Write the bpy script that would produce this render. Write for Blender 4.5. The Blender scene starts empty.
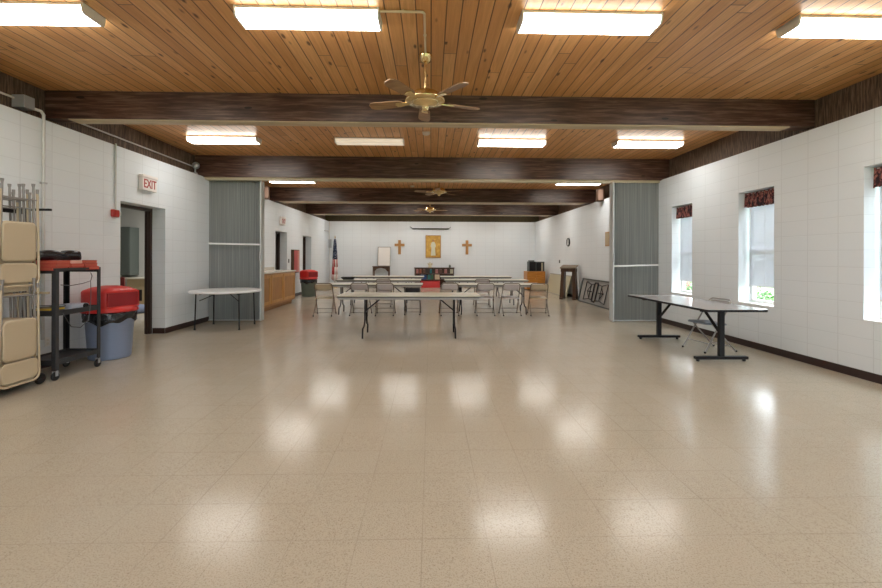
import bpy, bmesh, math, random
from mathutils import Vector, Matrix
random.seed(7)
PI = math.pi
SC = bpy.context.scene
COL = SC.collection

# ------------------------------------------------------------------ materials
def mat(name, color=(.5, .5, .5), rough=.5, metal=0.0, spec=.5, emit=None, estr=0.0):
    m = bpy.data.materials.new(name); m.use_nodes = True
    b = m.node_tree.nodes['Principled BSDF']
    b.inputs['Base Color'].default_value = (*color, 1)
    b.inputs['Roughness'].default_value = rough
    b.inputs['Metallic'].default_value = metal
    b.inputs['Specular IOR Level'].default_value = spec
    if emit:
        b.inputs['Emission Color'].default_value = (*emit, 1)
        b.inputs['Emission Strength'].default_value = estr
    return m

class NT:
    """small node-tree helper"""
    def __init__(s, m):
        s.t = m.node_tree; s.n = s.t.nodes; s.l = s.t.links
        s.b = s.n['Principled BSDF']
    def add(s, kind, **kw):
        n = s.n.new(kind)
        for k, v in kw.items(): setattr(n, k, v)
        return n
    def set(s, sock, v):
        if hasattr(v, 'is_linked') or isinstance(v, bpy.types.NodeSocket): s.l.new(v, sock)
        else: sock.default_value = v
    def coord(s, which='Object'):
        return s.add('ShaderNodeTexCoord').outputs[which]
    def geo(s):
        return s.add('ShaderNodeNewGeometry').outputs['Position']
    def math(s, op, a, b=0.0, c=0.0):
        n = s.add('ShaderNodeMath', operation=op)
        s.set(n.inputs[0], a); s.set(n.inputs[1], b)
        if op in ('MULTIPLY_ADD', 'SMOOTH_MIN'): s.set(n.inputs[2], c)
        return n.outputs[0]
    def vmath(s, op, a, b):
        n = s.add('ShaderNodeVectorMath', operation=op)
        s.set(n.inputs[0], a); s.set(n.inputs[1], b)
        return n.outputs[0]
    def sep(s, v):
        n = s.add('ShaderNodeSeparateXYZ'); s.set(n.inputs[0], v); return n.outputs
    def comb(s, x, y, z=0.0):
        n = s.add('ShaderNodeCombineXYZ')
        for i, v in enumerate((x, y, z)): s.set(n.inputs[i], v)
        return n.outputs[0]
    def noise(s, v, scale, detail=3.0, rough=.55, dist=0.0):
        n = s.add('ShaderNodeTexNoise'); s.set(n.inputs['Vector'], v)
        n.inputs['Scale'].default_value = scale; n.inputs['Detail'].default_value = detail
        n.inputs['Roughness'].default_value = rough; n.inputs['Distortion'].default_value = dist
        return n.outputs['Fac']
    def voro(s, v, scale, feature='F1', out='Distance'):
        n = s.add('ShaderNodeTexVoronoi', feature=feature); s.set(n.inputs['Vector'], v)
        n.inputs['Scale'].default_value = scale
        return n.outputs[out]
    def white(s, v):
        n = s.add('ShaderNodeTexWhiteNoise', noise_dimensions='3D'); s.set(n.inputs['Vector'], v)
        return n.outputs
    def ramp(s, f, stops, interp='LINEAR'):
        n = s.add('ShaderNodeValToRGB'); n.color_ramp.interpolation = interp
        el = n.color_ramp.elements
        while len(el) < len(stops): el.new(.5)
        for e, (p, c) in zip(el, stops):
            e.position = p
            e.color = (*c, 1) if isinstance(c, tuple) else (c, c, c, 1)
        s.set(n.inputs[0], f); return n.outputs[0]
    def mix(s, f, a, b, blend='MIX'):
        n = s.add('ShaderNodeMix', data_type='RGBA', blend_type=blend)
        s.set(n.inputs[0], f)
        s.set(n.inputs[6], (*a, 1) if isinstance(a, tuple) else a)
        s.set(n.inputs[7], (*b, 1) if isinstance(b, tuple) else b)
        return n.outputs[2]
    def bump(s, h, strength=.3, dist=.01):
        n = s.add('ShaderNodeBump'); s.set(n.inputs['Height'], h)
        n.inputs['Strength'].default_value = strength; n.inputs['Distance'].default_value = dist
        s.l.new(n.outputs[0], s.b.inputs['Normal'])
    def base(s, c): s.set(s.b.inputs['Base Color'], c)
    def rough(s, r): s.set(s.b.inputs['Roughness'], r)

def grid_line(t, v, width):
    """1 near integer values of v, 0 elsewhere; width in the unit of v"""
    fr = t.math('FRACT', v)
    d = t.math('MINIMUM', fr, t.math('SUBTRACT', 1.0, fr))
    n = t.add('ShaderNodeMapRange'); t.set(n.inputs[0], d)
    n.inputs[1].default_value = width * .4; n.inputs[2].default_value = width
    n.inputs[3].default_value = 1; n.inputs[4].default_value = 0
    return n.outputs[0]

def wall_material(name, axis, off, color=(.74, .785, .81)):
    m = mat(name, color, .6); t = NT(m)
    p = t.sep(t.geo()); h = p[1] if axis == 'Y' else p[0]
    u = t.math('DIVIDE', t.math('SUBTRACT', h, off), .424)
    w = t.math('DIVIDE', t.math('SUBTRACT', p[2], .062), .206)
    lu = grid_line(t, u, .017); lw = grid_line(t, w, .03)
    j = t.math('MAXIMUM', lu, t.math('MULTIPLY', lw, .75))
    cell = t.white(t.comb(t.math('FLOOR', u), t.math('FLOOR', w), 0))[0]
    n = t.noise(t.geo(), 1.6, 4)
    fine = t.noise(t.geo(), 90, 3)
    tone = t.math('ADD', t.math('MULTIPLY', t.math('SUBTRACT', cell, .5), .03), t.math('MULTIPLY', t.math('SUBTRACT', n, .5), .06))
    c = t.mix(t.math('ADD', tone, .5), tuple(x * .92 for x in color), tuple(min(1, x * 1.08) for x in color))
    c = t.mix(t.math('MULTIPLY', j, .26), c, tuple(x * .55 for x in color))
    t.base(c)
    t.bump(t.math('ADD', t.math('MULTIPLY', j, -1.0), t.math('MULTIPLY', fine, .25)), .35, .004)
    return m

def wood_material(name, stops, axis='X', rough=.45, scale=1.0, knots=0.0):
    """stained wood: fine grain along one axis"""
    m = mat(name, (.3, .2, .1), rough); t = NT(m)
    p = t.geo()
    st = {'X': (1.2, 16, 16), 'Y': (16, 1.2, 16), 'Z': (16, 16, 1.2)}[axis]
    v = t.vmath('MULTIPLY', p, tuple(q * scale for q in st))
    n = t.noise(v, 1.6, 6, .6, .4)
    c = t.ramp(n, stops)
    if knots:
        kv = t.vmath('MULTIPLY', p, {'X': (1.6, 5, 5), 'Y': (5, 1.6, 5), 'Z': (5, 5, 1.6)}[axis])
        k = t.voro(kv, 1.0)
        c = t.mix(t.math('MULTIPLY', t.math('LESS_THAN', k, .09), knots), c, tuple(q * .25 for q in stops[0][1]))
    t.base(c); t.bump(n, .15, .003)
    return m

def ceiling_material():
    m = mat('cedar_decking', (.4, .22, .09), .38); t = NT(m)
    p = t.sep(t.geo()); W = .134
    u = t.math('DIVIDE', p[0], W)
    idx = t.math('FLOOR', u)
    joint = grid_line(t, u, .055)
    r1 = t.white(t.comb(idx, 3.3, 0.0))[0]
    # board lengths: end joints staggered per board
    w = t.math('ADD', t.math('DIVIDE', p[1], 3.9), t.math('MULTIPLY', r1, 7.0))
    endj = grid_line(t, w, .0016)
    rnd = t.white(t.comb(idx, t.math('FLOOR', w), 1.0))[0]
    gv = t.comb(t.math('MULTIPLY', p[0], 26.0), t.math('ADD', t.math('MULTIPLY', p[1], 1.3), t.math('MULTIPLY', rnd, 40.0)), 0.0)
    g = t.noise(gv, 1.3, 5, .6, .6)
    base = t.ramp(rnd, [(0, (.62, .305, .105)), (.5, (.74, .385, .145)), (1, (.83, .475, .20))])
    c = t.mix(t.ramp(g, [(.3, 0.0), (.75, .55)]), base, (.38, .165, .048))
    kv = t.comb(t.math('MULTIPLY', p[0], 7.46), t.math('MULTIPLY', p[1], 2.6), 0.0)
    k = t.voro(kv, 1.0)
    kc = t.white(t.comb(t.math('FLOOR', t.math('MULTIPLY', p[0], 7.46)), t.math('FLOOR', t.math('MULTIPLY', p[1], 2.6)), 2.0))[0]
    kn = t.math('MULTIPLY', t.ramp(k, [(.08, 1.0), (.16, 0.0)]), t.math('GREATER_THAN', kc, .25))
    c = t.mix(t.math('MULTIPLY', kn, .9), c, (.07, .026, .010))
    jt = t.math('MAXIMUM', joint, endj)
    c = t.mix(t.math('MULTIPLY', jt, .85), c, (.05, .020, .008))
    t.base(c)
    t.rough(t.ramp(g, [(.2, .30), (.8, .46)]))
    t.bump(t.math('ADD', t.math('MULTIPLY', jt, -1.0), t.math('MULTIPLY', g, .12)), .5, .006)
    return m

def floor_material():
    m = mat('vinyl_tile', (.42, .36, .27), .2); t = NT(m)
    p = t.sep(t.geo()); T = .3226
    u = t.math('DIVIDE', t.math('ADD', p[0], .037), T)
    w = t.math('DIVIDE', t.math('SUBTRACT', p[1], 2.11), T)
    ju = grid_line(t, u, .010); jw = grid_line(t, w, .010)
    iu = t.math('FLOOR', u); iw = t.math('FLOOR', w)
    rnd = t.white(t.comb(iu, iw, 0.0))[0]
    # joints show more or less from tile to tile
    vis = t.math('MULTIPLY_ADD', t.noise(t.geo(), .9, 2), 1.6, -.45)
    j = t.math('MULTIPLY', t.math('MAXIMUM', ju, jw), vis)
    ang = t.math('MULTIPLY', t.math('FLOOR', t.math('MULTIPLY', rnd, 2.0)), 1.0)
    # speckle streaks
    s1 = t.noise(t.comb(t.math('MULTIPLY', p[0], 125.0), t.math('MULTIPLY', p[1], 125.0), rnd), 1.0, 2.0, .5)
    s2 = t.noise(t.comb(t.math('MULTIPLY', p[0], 170.0), t.math('MULTIPLY', p[1], 170.0), rnd), 1.0, 2.0, .6)
    cloud = t.noise(t.geo(), .55, 3)
    base = t.mix(cloud, (.475, .42, .328), (.53, .475, .385))
    base = t.mix(t.math('MULTIPLY', rnd, .35), base, (.47, .41, .31))
    c = t.mix(t.ramp(s1, [(.50, 0.0), (.66, .42)]), base, (.27, .22, .155))
    c = t.mix(t.ramp(s2, [(.63, 0.0), (.70, .8)]), c, (.12, .09, .06))
    c = t.mix(t.ramp(s2, [(.22, .35), (.34, 0.0)]), c, (.66, .61, .52))
    c = t.mix(t.math('MULTIPLY', j, .6), c, (.11, .08, .05))
    t.base(c)
    wear = t.noise(t.geo(), 1.1, 4)
    t.rough(t.ramp(wear, [(.3, .145), (.75, .22)]))
    t.b.inputs['Specular IOR Level'].default_value = .36
    wob = t.noise(t.comb(t.math('MULTIPLY', p[0], 2.2), t.math('MULTIPLY', p[1], 4.5), 0.0), 1.0, 2)
    t.bump(t.math('ADD', wob, t.math('MULTIPLY', j, -.05)), .22, .006)
    return m

M = {}
M['floor'] = floor_material()
M['ceil'] = ceiling_material()
M['wall_y'] = wall_material('painted_block_side', 'Y', 5.12)
M['wall_x'] = wall_material('painted_block_end', 'X', .1)
M['beam'] = wood_material('dark_stained_glulam', [(.30, (.022, .009, .006)), (.48, (.068, .031, .020)), (.74, (.20, .125, .095))], 'X', .34, 1.0, .9)
M['fascia'] = wood_material('rough_dark_board', [(.35, (.045, .028, .018)), (.5, (.10, .064, .041)), (.68, (.22, .145, .10))], 'Z', .75, 2.2)
M['fascia_back'] = wood_material('olive_dark_board', [(.3, (.030, .022, .008)), (.6, (.065, .050, .018)), (.85, (.10, .08, .035))], 'Z', .75, 1.6)
M['cream'] = mat('cream_paint', (.62, .55, .40), .5)
M['palewood'] = wood_material('pale_wood_edge', [(.3, (.42, .33, .20)), (.7, (.60, .50, .34))], 'X', .5)
M['base'] = mat('brown_rubber_base', (.030, .013, .010), .45)
M['white'] = mat('white_enamel', (.80, .80, .78), .35)
M['offwhite'] = mat('off_white_plastic', (.72, .70, .64), .45)
M['lens'] = mat('lit_lens', (.9, .88, .8), .4, emit=(1.0, .985, .95), estr=5.5)
M['lens_side'] = mat('lit_lens_side', (.9, .88, .8), .4, emit=(1.0, .95, .86), estr=2.6)
M['lens_dim'] = mat('dim_lens', (.80, .74, .62), .4, emit=(1.0, .86, .66), estr=.10)
M['lampend'] = mat('lamp_end_plate', (.82, .82, .80), .45)
M['brass'] = mat('polished_brass', (.80, .62, .32), .22, 1.0)
M['blade'] = wood_material('fan_blade_oak', [(.3, (.20, .105, .045)), (.7, (.36, .21, .10))], 'X', .4)
M['black'] = mat('black_steel', (.009, .009, .011), .5, 0, .3)
M['darkgrey'] = mat('dark_grey_plastic', (.028, .030, .034), .5)
M['tan'] = mat('tan_enamel', (.50, .41, .28), .4)
M['greybeige'] = mat('grey_beige_enamel', (.56, .51, .50), .4)
M['tube'] = mat('bronze_grey_tube', (.20, .165, .125), .35, .35)
M['tubegrey'] = mat('worn_grey_tube', (.27, .26, .25), .45, .15)
M['steel'] = mat('grey_steel_tube', (.42, .41, .40), .3, .7)
M['bluegrey'] = mat('blue_grey_vinyl', (.26, .30, .37), .4)
M['rubber'] = mat('black_rubber', (.012, .012, .013), .7)
M['red'] = mat('red_plastic', (.55, .022, .018), .35)
M['darkred'] = mat('dark_red_plastic', (.24, .006, .010), .4)
M['redsign'] = mat('red_enamel', (.42, .035, .025), .4)
M['bluebin'] = mat('blue_grey_plastic', (.25, .31, .45), .5)
M['greenbin'] = mat('grey_green_plastic', (.13, .16, .13), .5)
M['bag'] = mat('black_plastic_bag', (.012, .012, .014), .25)
M['oak'] = wood_material('golden_oak', [(.3, (.44, .205, .045)), (.7, (.64, .35, .10))], 'Z', .38)
M['oakdark'] = wood_material('golden_oak_base', [(.3, (.26, .12, .035)), (.7, (.36, .18, .06))], 'Y', .45)
M['oakshade'] = wood_material('golden_oak_shaded', [(.3, (.33, .145, .030)), (.7, (.48, .245, .065))], 'Z', .38)  # darker oak for carcass and inset panels, recess shade put into the colour
M['orangewood'] = wood_material('orange_wood', [(.3, (.42, .15, .016)), (.7, (.60, .25, .035))], 'X', .35)
M['darkwood'] = wood_material('walnut_stain', [(.3, (.045, .020, .010)), (.7, (.11, .052, .024))], 'Z', .4)
M['darkwood_top'] = wood_material('pale_walnut_top', [(.3, (.14, .10, .06)), (.7, (.28, .21, .14))], 'X', .4)  # lighter walnut for the sloped lectern top
M['crosswood'] = wood_material('honey_wood', [(.3, (.32, .15, .04)), (.7, (.50, .27, .09))], 'Z', .4)
M['laminate'] = mat('speckled_counter', (.66, .63, .55), .25)
M['tabletop'] = mat('pale_laminate', (.60, .57, .44), .28)
t_ = NT(M['tabletop']); t_.base(t_.mix(t_.noise(t_.geo(), 60, 3), (.56, .53, .40), (.66, .63, .50)))
M['tabledge'] = mat('dark_table_edge', (.060, .052, .042), .4)
M['tableunder'] = mat('grey_table_underside', (.34, .33, .31), .6)
M['greytop'] = mat('grey_laminate', (.42, .42, .43), .16, 0, .7)
M['whitetop'] = mat('white_moulded_top', (.80, .81, .80), .35)
M['part'] = mat('grey_vinyl_fabric', (.255, .268, .26), .55)
t_ = NT(M['part'])
_p = t_.sep(t_.geo())
_n = t_.noise(t_.comb(t_.math('MULTIPLY', _p[0], 60.0), t_.math('MULTIPLY', _p[1], 60.0), t_.math('MULTIPLY', _p[2], .6)), 1.0, 3)
t_.base(t_.ramp(_n, [(.3, (.25, .27, .265)), (.6, (.36, .38, .37)), (.8, (.58, .61, .60))]))
M['postgrey'] = mat('pale_grey_post', (.50, .53, .53), .4)
M['strap'] = mat('white_strap', (.78, .79, .77), .5)
M['conduit'] = mat('painted_conduit', (.60, .60, .58), .4)
M['conduitcream'] = mat('cream_conduit', (.72, .60, .42), .4)
M['galv'] = mat('galvanised_box', (.45, .47, .49), .4, .5)
M['signwhite'] = mat('sign_white', (.82, .78, .74), .4)
M['signred'] = mat('sign_red_letters', (.42, .03, .03), .4)
M['doorframe'] = mat('brown_steel_frame', (.040, .024, .018), .45)
M['clockface'] = mat('clock_face', (.62, .62, .60), .4)
M['board'] = mat('white_marker_board', (.82, .79, .74), .3)
M['beigepanel'] = mat('beige_panel', (.50, .47, .33), .4)
M['navy'] = mat('navy_cloth', (.012, .016, .045), .7)
M['yellow'] = mat('yellow_card', (.62, .42, .05), .5)
M['hymnal'] = mat('red_book_cloth', (.50, .045, .035), .55)
M['hymnal_dark'] = mat('maroon_book_cloth', (.26, .03, .04), .55)
M['pages'] = mat('book_pages', (.72, .62, .52), .7)
M['speaker_grille'] = mat('tan_grille_cloth', (.30, .19, .14), .8)
M['redpages'] = mat('red_sprayed_pages', (.55, .12, .075), .6)
M['salmon'] = mat('salmon_card', (.68, .42, .34), .6)
M['cable'] = mat('grey_cable', (.10, .10, .11), .5)
M['silverdev'] = mat('silver_blue_plastic', (.42, .46, .55), .35)
M['roomwall'] = mat('side_room_paint', (.52, .52, .51), .6)
M['greencab'] = mat('grey_green_locker', (.075, .090, .085), .5)
M['tanpanel'] = mat('tan_panel', (.42, .33, .20), .5)
M['bluecloth'] = mat('blue_grey_cloth', (.15, .18, .28), .8)
M['maroon'] = mat('maroon_vinyl', (.16, .02, .02), .45)
M['dark'] = mat('dark_interior', (.045, .042, .036), .8)
M['gold'] = mat('gold_paint', (.58, .34, .05), .45)
t_ = NT(M['gold']); t_.base(t_.ramp(t_.noise(t_.geo(), 5, 3), [(.3, (.42, .20, .02)), (.7, (.72, .46, .09))]))
M['robe'] = mat('pale_robe', (.66, .66, .50), .6)
M['skin'] = mat('painted_face', (.40, .20, .08), .6)
M['shrub'] = mat('green_leaves', (.055, .16, .03), .6)
t_ = NT(M['shrub']); t_.base(t_.ramp(t_.noise(t_.geo(), 14, 3), [(.3, (.03, .10, .02)), (.6, (.08, .22, .045)), (.8, (.2, .36, .10))]))
M['brick'] = mat('red_brick', (.30, .10, .07), .8)
t_ = NT(M['brick'])
_b = t_.add('ShaderNodeTexBrick'); _b.inputs['Scale'].default_value = 5.0
_b.inputs['Color1'].default_value = (.32, .10, .07, 1); _b.inputs['Color2'].default_value = (.22, .07, .05, 1); _b.inputs['Mortar'].default_value = (.4, .36, .33, 1)
_g = t_.sep(t_.geo()); t_.set(_b.inputs['Vector'], t_.comb(t_.math('ADD', _g[0], _g[1]), _g[2], 0.0)); t_.base(_b.outputs[0])
M['concrete'] = mat('pale_concrete', (.55, .54, .52), .8)
M['lawn'] = mat('lawn', (.10, .22, .05), .9)
M['stripe_red'] = mat('flag_red', (.45, .04, .04), .8)
M['stripe_white'] = mat('flag_white', (.75, .70, .66), .8)
M['canton'] = mat('flag_navy', (.03, .045, .10), .8)
t_ = NT(M['canton'])
t_.base(t_.mix(t_.math('LESS_THAN', t_.voro(t_.geo(), 16.0), .22), (.028, .045, .095), (.75, .75, .75)))
# valance print
M['valance'] = mat('dark_floral_print', (.05, .02, .02), .85)
t_ = NT(M['valance'])
_g = t_.sep(t_.geo())
_n = t_.noise(t_.comb(t_.math('MULTIPLY', _g[0], 30.0), t_.math('MULTIPLY', _g[1], 42.0), t_.math('MULTIPLY', _g[2], 13.0)), 1.0, 3, .6, .8)
t_.base(t_.ramp(_n, [(.30, (.014, .012, .018)), (.46, (.040, .018, .022)), (.54, (.30, .075, .065)), (.60, (.42, .20, .16)), (.66, (.06, .05, .05)), (.75, (.03, .02, .03))]))
# blinds: white slats that let some daylight through
M['blind'] = mat('white_blind_slats', (.66, .67, .70), .5)
t_ = NT(M['blind'])
_tr = t_.add('ShaderNodeBsdfTranslucent'); _tr.inputs[0].default_value = (.85, .87, .92, 1)
_mx = t_.add('ShaderNodeMixShader'); _mx.inputs[0].default_value = .24
t_.l.new(t_.b.outputs[0], _mx.inputs[1]); t_.l.new(_tr.outputs[0], _mx.inputs[2])
t_.l.new(_mx.outputs[0], t_.n['Material Output'].inputs[0])
# window glass
M['glass'] = mat('window_glass', (.9, .95, .95), .02)
t_ = NT(M['glass'])
_tp = t_.add('ShaderNodeBsdfTransparent'); _tp.inputs[0].default_value = (.95, .97, .97, 1)
_gl = t_.add('ShaderNodeBsdfGlossy'); _gl.inputs['Roughness'].default_value = .02
_mx = t_.add('ShaderNodeMixShader'); _mx.inputs[0].default_value = .07
t_.l.new(_tp.outputs[0], _mx.inputs[1]); t_.l.new(_gl.outputs[0], _mx.inputs[2])
t_.l.new(_mx.outputs[0], t_.n['Material Output'].inputs[0])

# ------------------------------------------------------------------ mesh builder
class MB:
    def __init__(s): s.v = []; s.f = []; s.mi = []; s.sm = []
    def raw(s, vs, fs, mi=0, smooth=False):
        o = len(s.v); s.v += [tuple(v) for v in vs]
        for f in fs: s.f.append([i + o for i in f]); s.mi.append(mi); s.sm.append(smooth)
        return s
    def box(s, a, b, bev=0.0, mi=0, rot=None, piv=None):
        x0, y0, z0 = [min(p, q) for p, q in zip(a, b)]; x1, y1, z1 = [max(p, q) for p, q in zip(a, b)]
        bm = bmesh.new(); bmesh.ops.create_cube(bm, size=1)
        for v in bm.verts:
            v.co = Vector(((x0 + x1) / 2 + v.co.x * (x1 - x0), (y0 + y1) / 2 + v.co.y * (y1 - y0), (z0 + z1) / 2 + v.co.z * (z1 - z0)))
        if bev > 0:
            bev = min(bev, .45 * min(x1 - x0, y1 - y0, z1 - z0))
            bmesh.ops.bevel(bm, geom=list(bm.edges), offset=bev, segments=2, affect='EDGES', profile=.5)
        if rot is not None:
            c = Vector(piv) if piv is not None else Vector(((x0 + x1) / 2, (y0 + y1) / 2, (z0 + z1) / 2))
            for v in bm.verts: v.co = c + rot @ (v.co - c)
        bm.verts.index_update()
        s.raw([v.co.copy() for v in bm.verts], [[v.index for v in f.verts] for f in bm.faces], mi)
        bm.free(); return s
    def tube(s, pts, r, n=8, mi=0, closed=False):
        pts = [Vector(p) for p in pts]; rs = r if isinstance(r, (list, tuple)) else [r] * len(pts)
        vs = []; prev = None; N = len(pts)
        for i, p in enumerate(pts):
            if closed: tg = pts[(i + 1) % N] - pts[i - 1]
            elif i == 0: tg = pts[1] - p
            elif i == N - 1: tg = p - pts[i - 1]
            else: tg = (pts[i + 1] - p).normalized() + (p - pts[i - 1]).normalized()
            tg.normalize()
            if prev is None:
                a = Vector((0, 0, 1)) if abs(tg.z) < .9 else Vector((1, 0, 0))
                u = tg.cross(a).normalized()
            else:
                u = (prev - tg * prev.dot(tg)).normalized()
            prev = u; w = tg.cross(u)
            for k in range(n):
                q = 2 * PI * k / n
                vs.append(p + (u * math.cos(q) + w * math.sin(q)) * rs[i])
        fs = []
        for i in range(N if closed else N - 1):
            for k in range(n):
                j = (i + 1) % N
                fs.append([i * n + k, i * n + (k + 1) % n, j * n + (k + 1) % n, j * n + k])
        s.raw(vs, fs, mi, True)
        if not closed:
            s.raw(vs[:n], [list(range(n))[::-1]], mi); s.raw(vs[-n:], [list(range(n))], mi)
        return s
    def lathe(s, prof, c=(0, 0, 0), n=24, mi=0, axis='Z', fn=None):
        """prof: list of (radius, height); closes ends when radius > 0"""
        vs = []
        for (r, h) in prof:
            for k in range(n):
                q = 2 * PI * k / n; rr = r * (fn(q, h) if fn else 1)
                a, b = rr * math.cos(q), rr * math.sin(q)
                d = {'Z': (a, b, h), 'X': (h, a, b), 'Y': (b, h, a)}[axis]
                vs.append((c[0] + d[0], c[1] + d[1], c[2] + d[2]))
        fs = []
        for i in range(len(prof) - 1):
            for k in range(n): fs.append([i * n + k, i * n + (k + 1) % n, (i + 1) * n + (k + 1) % n, (i + 1) * n + k])
        s.raw(vs, fs, mi, True)
        s.raw(vs[:n], [list(range(n))[::-1]], mi); s.raw(vs[-n:], [list(range(n))], mi)
        return s
    def prism(s, pts, a, b, axis='Z', mi=0):
        """polygon pts extruded between a and b along axis (pts in the other two axes, cyclic order)"""
        n = len(pts)
        def P(p, h): return {'Z': (p[0], p[1], h), 'X': (h, p[0], p[1]), 'Y': (p[0], h, p[1])}[axis]
        vs = [P(p, a) for p in pts] + [P(p, b) for p in pts]
        fs = [list(range(n))[::-1], [n + i for i in range(n)]] + [[i, (i + 1) % n, n + (i + 1) % n, n + i] for i in range(n)]
        return s.raw(vs, fs, mi)
    def build(s, name, ms, parent=None, loc=None, bevel=0.0):
        me = bpy.data.meshes.new(name)
        me.from_pydata([tuple(v) for v in s.v], [], s.f)
        ms = ms if isinstance(ms, (list, tuple)) else [ms]
        for q in ms: me.materials.append(M[q] if isinstance(q, str) else q)
        for p, i, sm in zip(me.polygons, s.mi, s.sm): p.material_index = i; p.use_smooth = sm
        bm = bmesh.new(); bm.from_mesh(me); bmesh.ops.recalc_face_normals(bm, faces=bm.faces); bm.to_mesh(me); bm.free()
        me.update()
        o = bpy.data.objects.new(name, me); COL.objects.link(o)
        if parent is not None: o.parent = parent
        if loc is not None: o.location = loc
        return o

def tag(o, label, cat, group=None):
    o['label'] = label; o['category'] = cat
    if group: o['group'] = group
    return o
def thing(name, label, cat, loc=(0, 0, 0), rz=0.0, group=None):
    o = bpy.data.objects.new(name, None); COL.objects.link(o); o.empty_display_size = .1
    o.location = loc; o.rotation_euler = (0, 0, rz)
    return tag(o, label, cat, group)
def struct(o):
    o['kind'] = 'structure'; return o
def sroot(name, loc=(0, 0, 0)):
    o = bpy.data.objects.new(name, None); COL.objects.link(o); o.location = loc; o['kind'] = 'structure'; return o
def dup(o, loc=None, rz=None, label=None, group=None, parent=None):
    c = o.copy(); COL.objects.link(c)
    if parent is not None:
        c.parent = parent
    if loc is not None: c.location = loc
    if rz is not None: c.rotation_euler = (0, 0, rz)
    if label: c['label'] = label
    if group: c['group'] = group
    for ch in list(o.children): dup(ch, parent=c)
    return c
def arc(cx, cy, r, a0, a1, n):
    return [(cx + r * math.cos(a0 + (a1 - a0) * i / n), cy + r * math.sin(a0 + (a1 - a0) * i / n)) for i in range(n + 1)]
def rrect(x0, y0, x1, y1, r, n=4):
    return (arc(x1 - r, y1 - r, r, 0, PI / 2, n) + arc(x0 + r, y1 - r, r, PI / 2, PI, n) +
            arc(x0 + r, y0 + r, r, PI, 1.5 * PI, n) + arc(x1 - r, y0 + r, r, 1.5 * PI, 2 * PI, n))
def text_mesh(name, body, size, m, depth=.002, parent=None, bold=0.0):
    cu = bpy.data.curves.new(name, 'FONT'); cu.body = body; cu.size = size; cu.extrude = depth
    cu.align_x = 'CENTER'; cu.align_y = 'CENTER'; cu.offset = bold
    tmp = bpy.data.objects.new(name + '_tmp', cu); COL.objects.link(tmp)
    bpy.context.view_layer.update()
    me = bpy.data.meshes.new_from_object(tmp.evaluated_get(bpy.context.evaluated_depsgraph_get()))
    bpy.data.objects.remove(tmp)
    me.materials.clear(); me.materials.append(M[m])
    o = bpy.data.objects.new(name, me); COL.objects.link(o)
    if parent is not None: o.parent = parent
    return o

# ------------------------------------------------------------------ room shell
XL, XR, YB, YF, ZT, TH = -4.84, 5.04, 20.3, -4.0, 3.11, .30
def ceil_z(y):
    P = [(-6, 3.55), (5.4, 3.555), (9.3, 3.56), (21, 3.57)]
    for (a, za), (b, zb) in zip(P, P[1:]):
        if y <= b: return za + (zb - za) * (y - a) / (b - a)
    return P[-1][1]

fl = MB().box((-5.14, YF - .3, -.2), (5.34, 20.6, 0)).build('floor', 'floor'); struct(fl)

m = MB(); ys = [YF - .3, 5.4, 9.3, 20.6]
vs = []
for y in ys: vs += [(-5.14, y, ceil_z(y)), (5.34, y, ceil_z(y)), (5.34, y, ceil_z(y) + .15), (-5.14, y, ceil_z(y) + .15)]
fs = []
for i in range(3):
    a, b = i * 4, (i + 1) * 4
    for k in range(4): fs.append([a + k, a + (k + 1) % 4, b + (k + 1) % 4, b + k])
fs += [[0, 1, 2, 3], [15, 14, 13, 12]]
struct(m.raw(vs, fs).build('ceiling', 'ceil'))

def side_wall(name, xin, xout, ops, m):
    """block wall in the YZ plane with openings (y0, y1, z0, z1) and their reveals"""
    ysl = sorted({YF - .3, 20.6} | {o[0] for o in ops} | {o[1] for o in ops})
    zsl = sorted({0.0, ZT} | {o[2] for o in ops} | {o[3] for o in ops})
    hole = lambda y, z: any(o[0] < y < o[1] and o[2] < z < o[3] for o in ops)
    b = MB()
    for i in range(len(ysl) - 1):
        for j in range(len(zsl) - 1):
            y0, y1, z0, z1 = ysl[i], ysl[i + 1], zsl[j], zsl[j + 1]
            if hole((y0 + y1) / 2, (z0 + z1) / 2): continue
            for x in (xin, xout): b.raw([(x, y0, z0), (x, y1, z0), (x, y1, z1), (x, y0, z1)], [[0, 1, 2, 3]])
    for (y0, y1, z0, z1) in ops:
        for q in ([(y0, z0), (y0, z1)], [(y1, z0), (y1, z1)], [(y0, z1), (y1, z1)]) + (([(y0, z0), (y1, z0)],) if z0 > 0 else ()):
            (ya, za), (yb, zb) = q
            b.raw([(xin, ya, za), (xin, yb, zb), (xout, yb, zb), (xout, ya, za)], [[0, 1, 2, 3]])
    for (ya, za), (yb, zb) in (((YF - .3, ZT), (20.6, ZT)), ((YF - .3, 0), (YF - .3, ZT)), ((20.6, 0), (20.6, ZT))):
        b.raw([(xin, ya, za), (xin, yb, zb), (xout, yb, zb), (xout, ya, za)], [[0, 1, 2, 3]])
    return struct(b.build(name, m))

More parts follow.
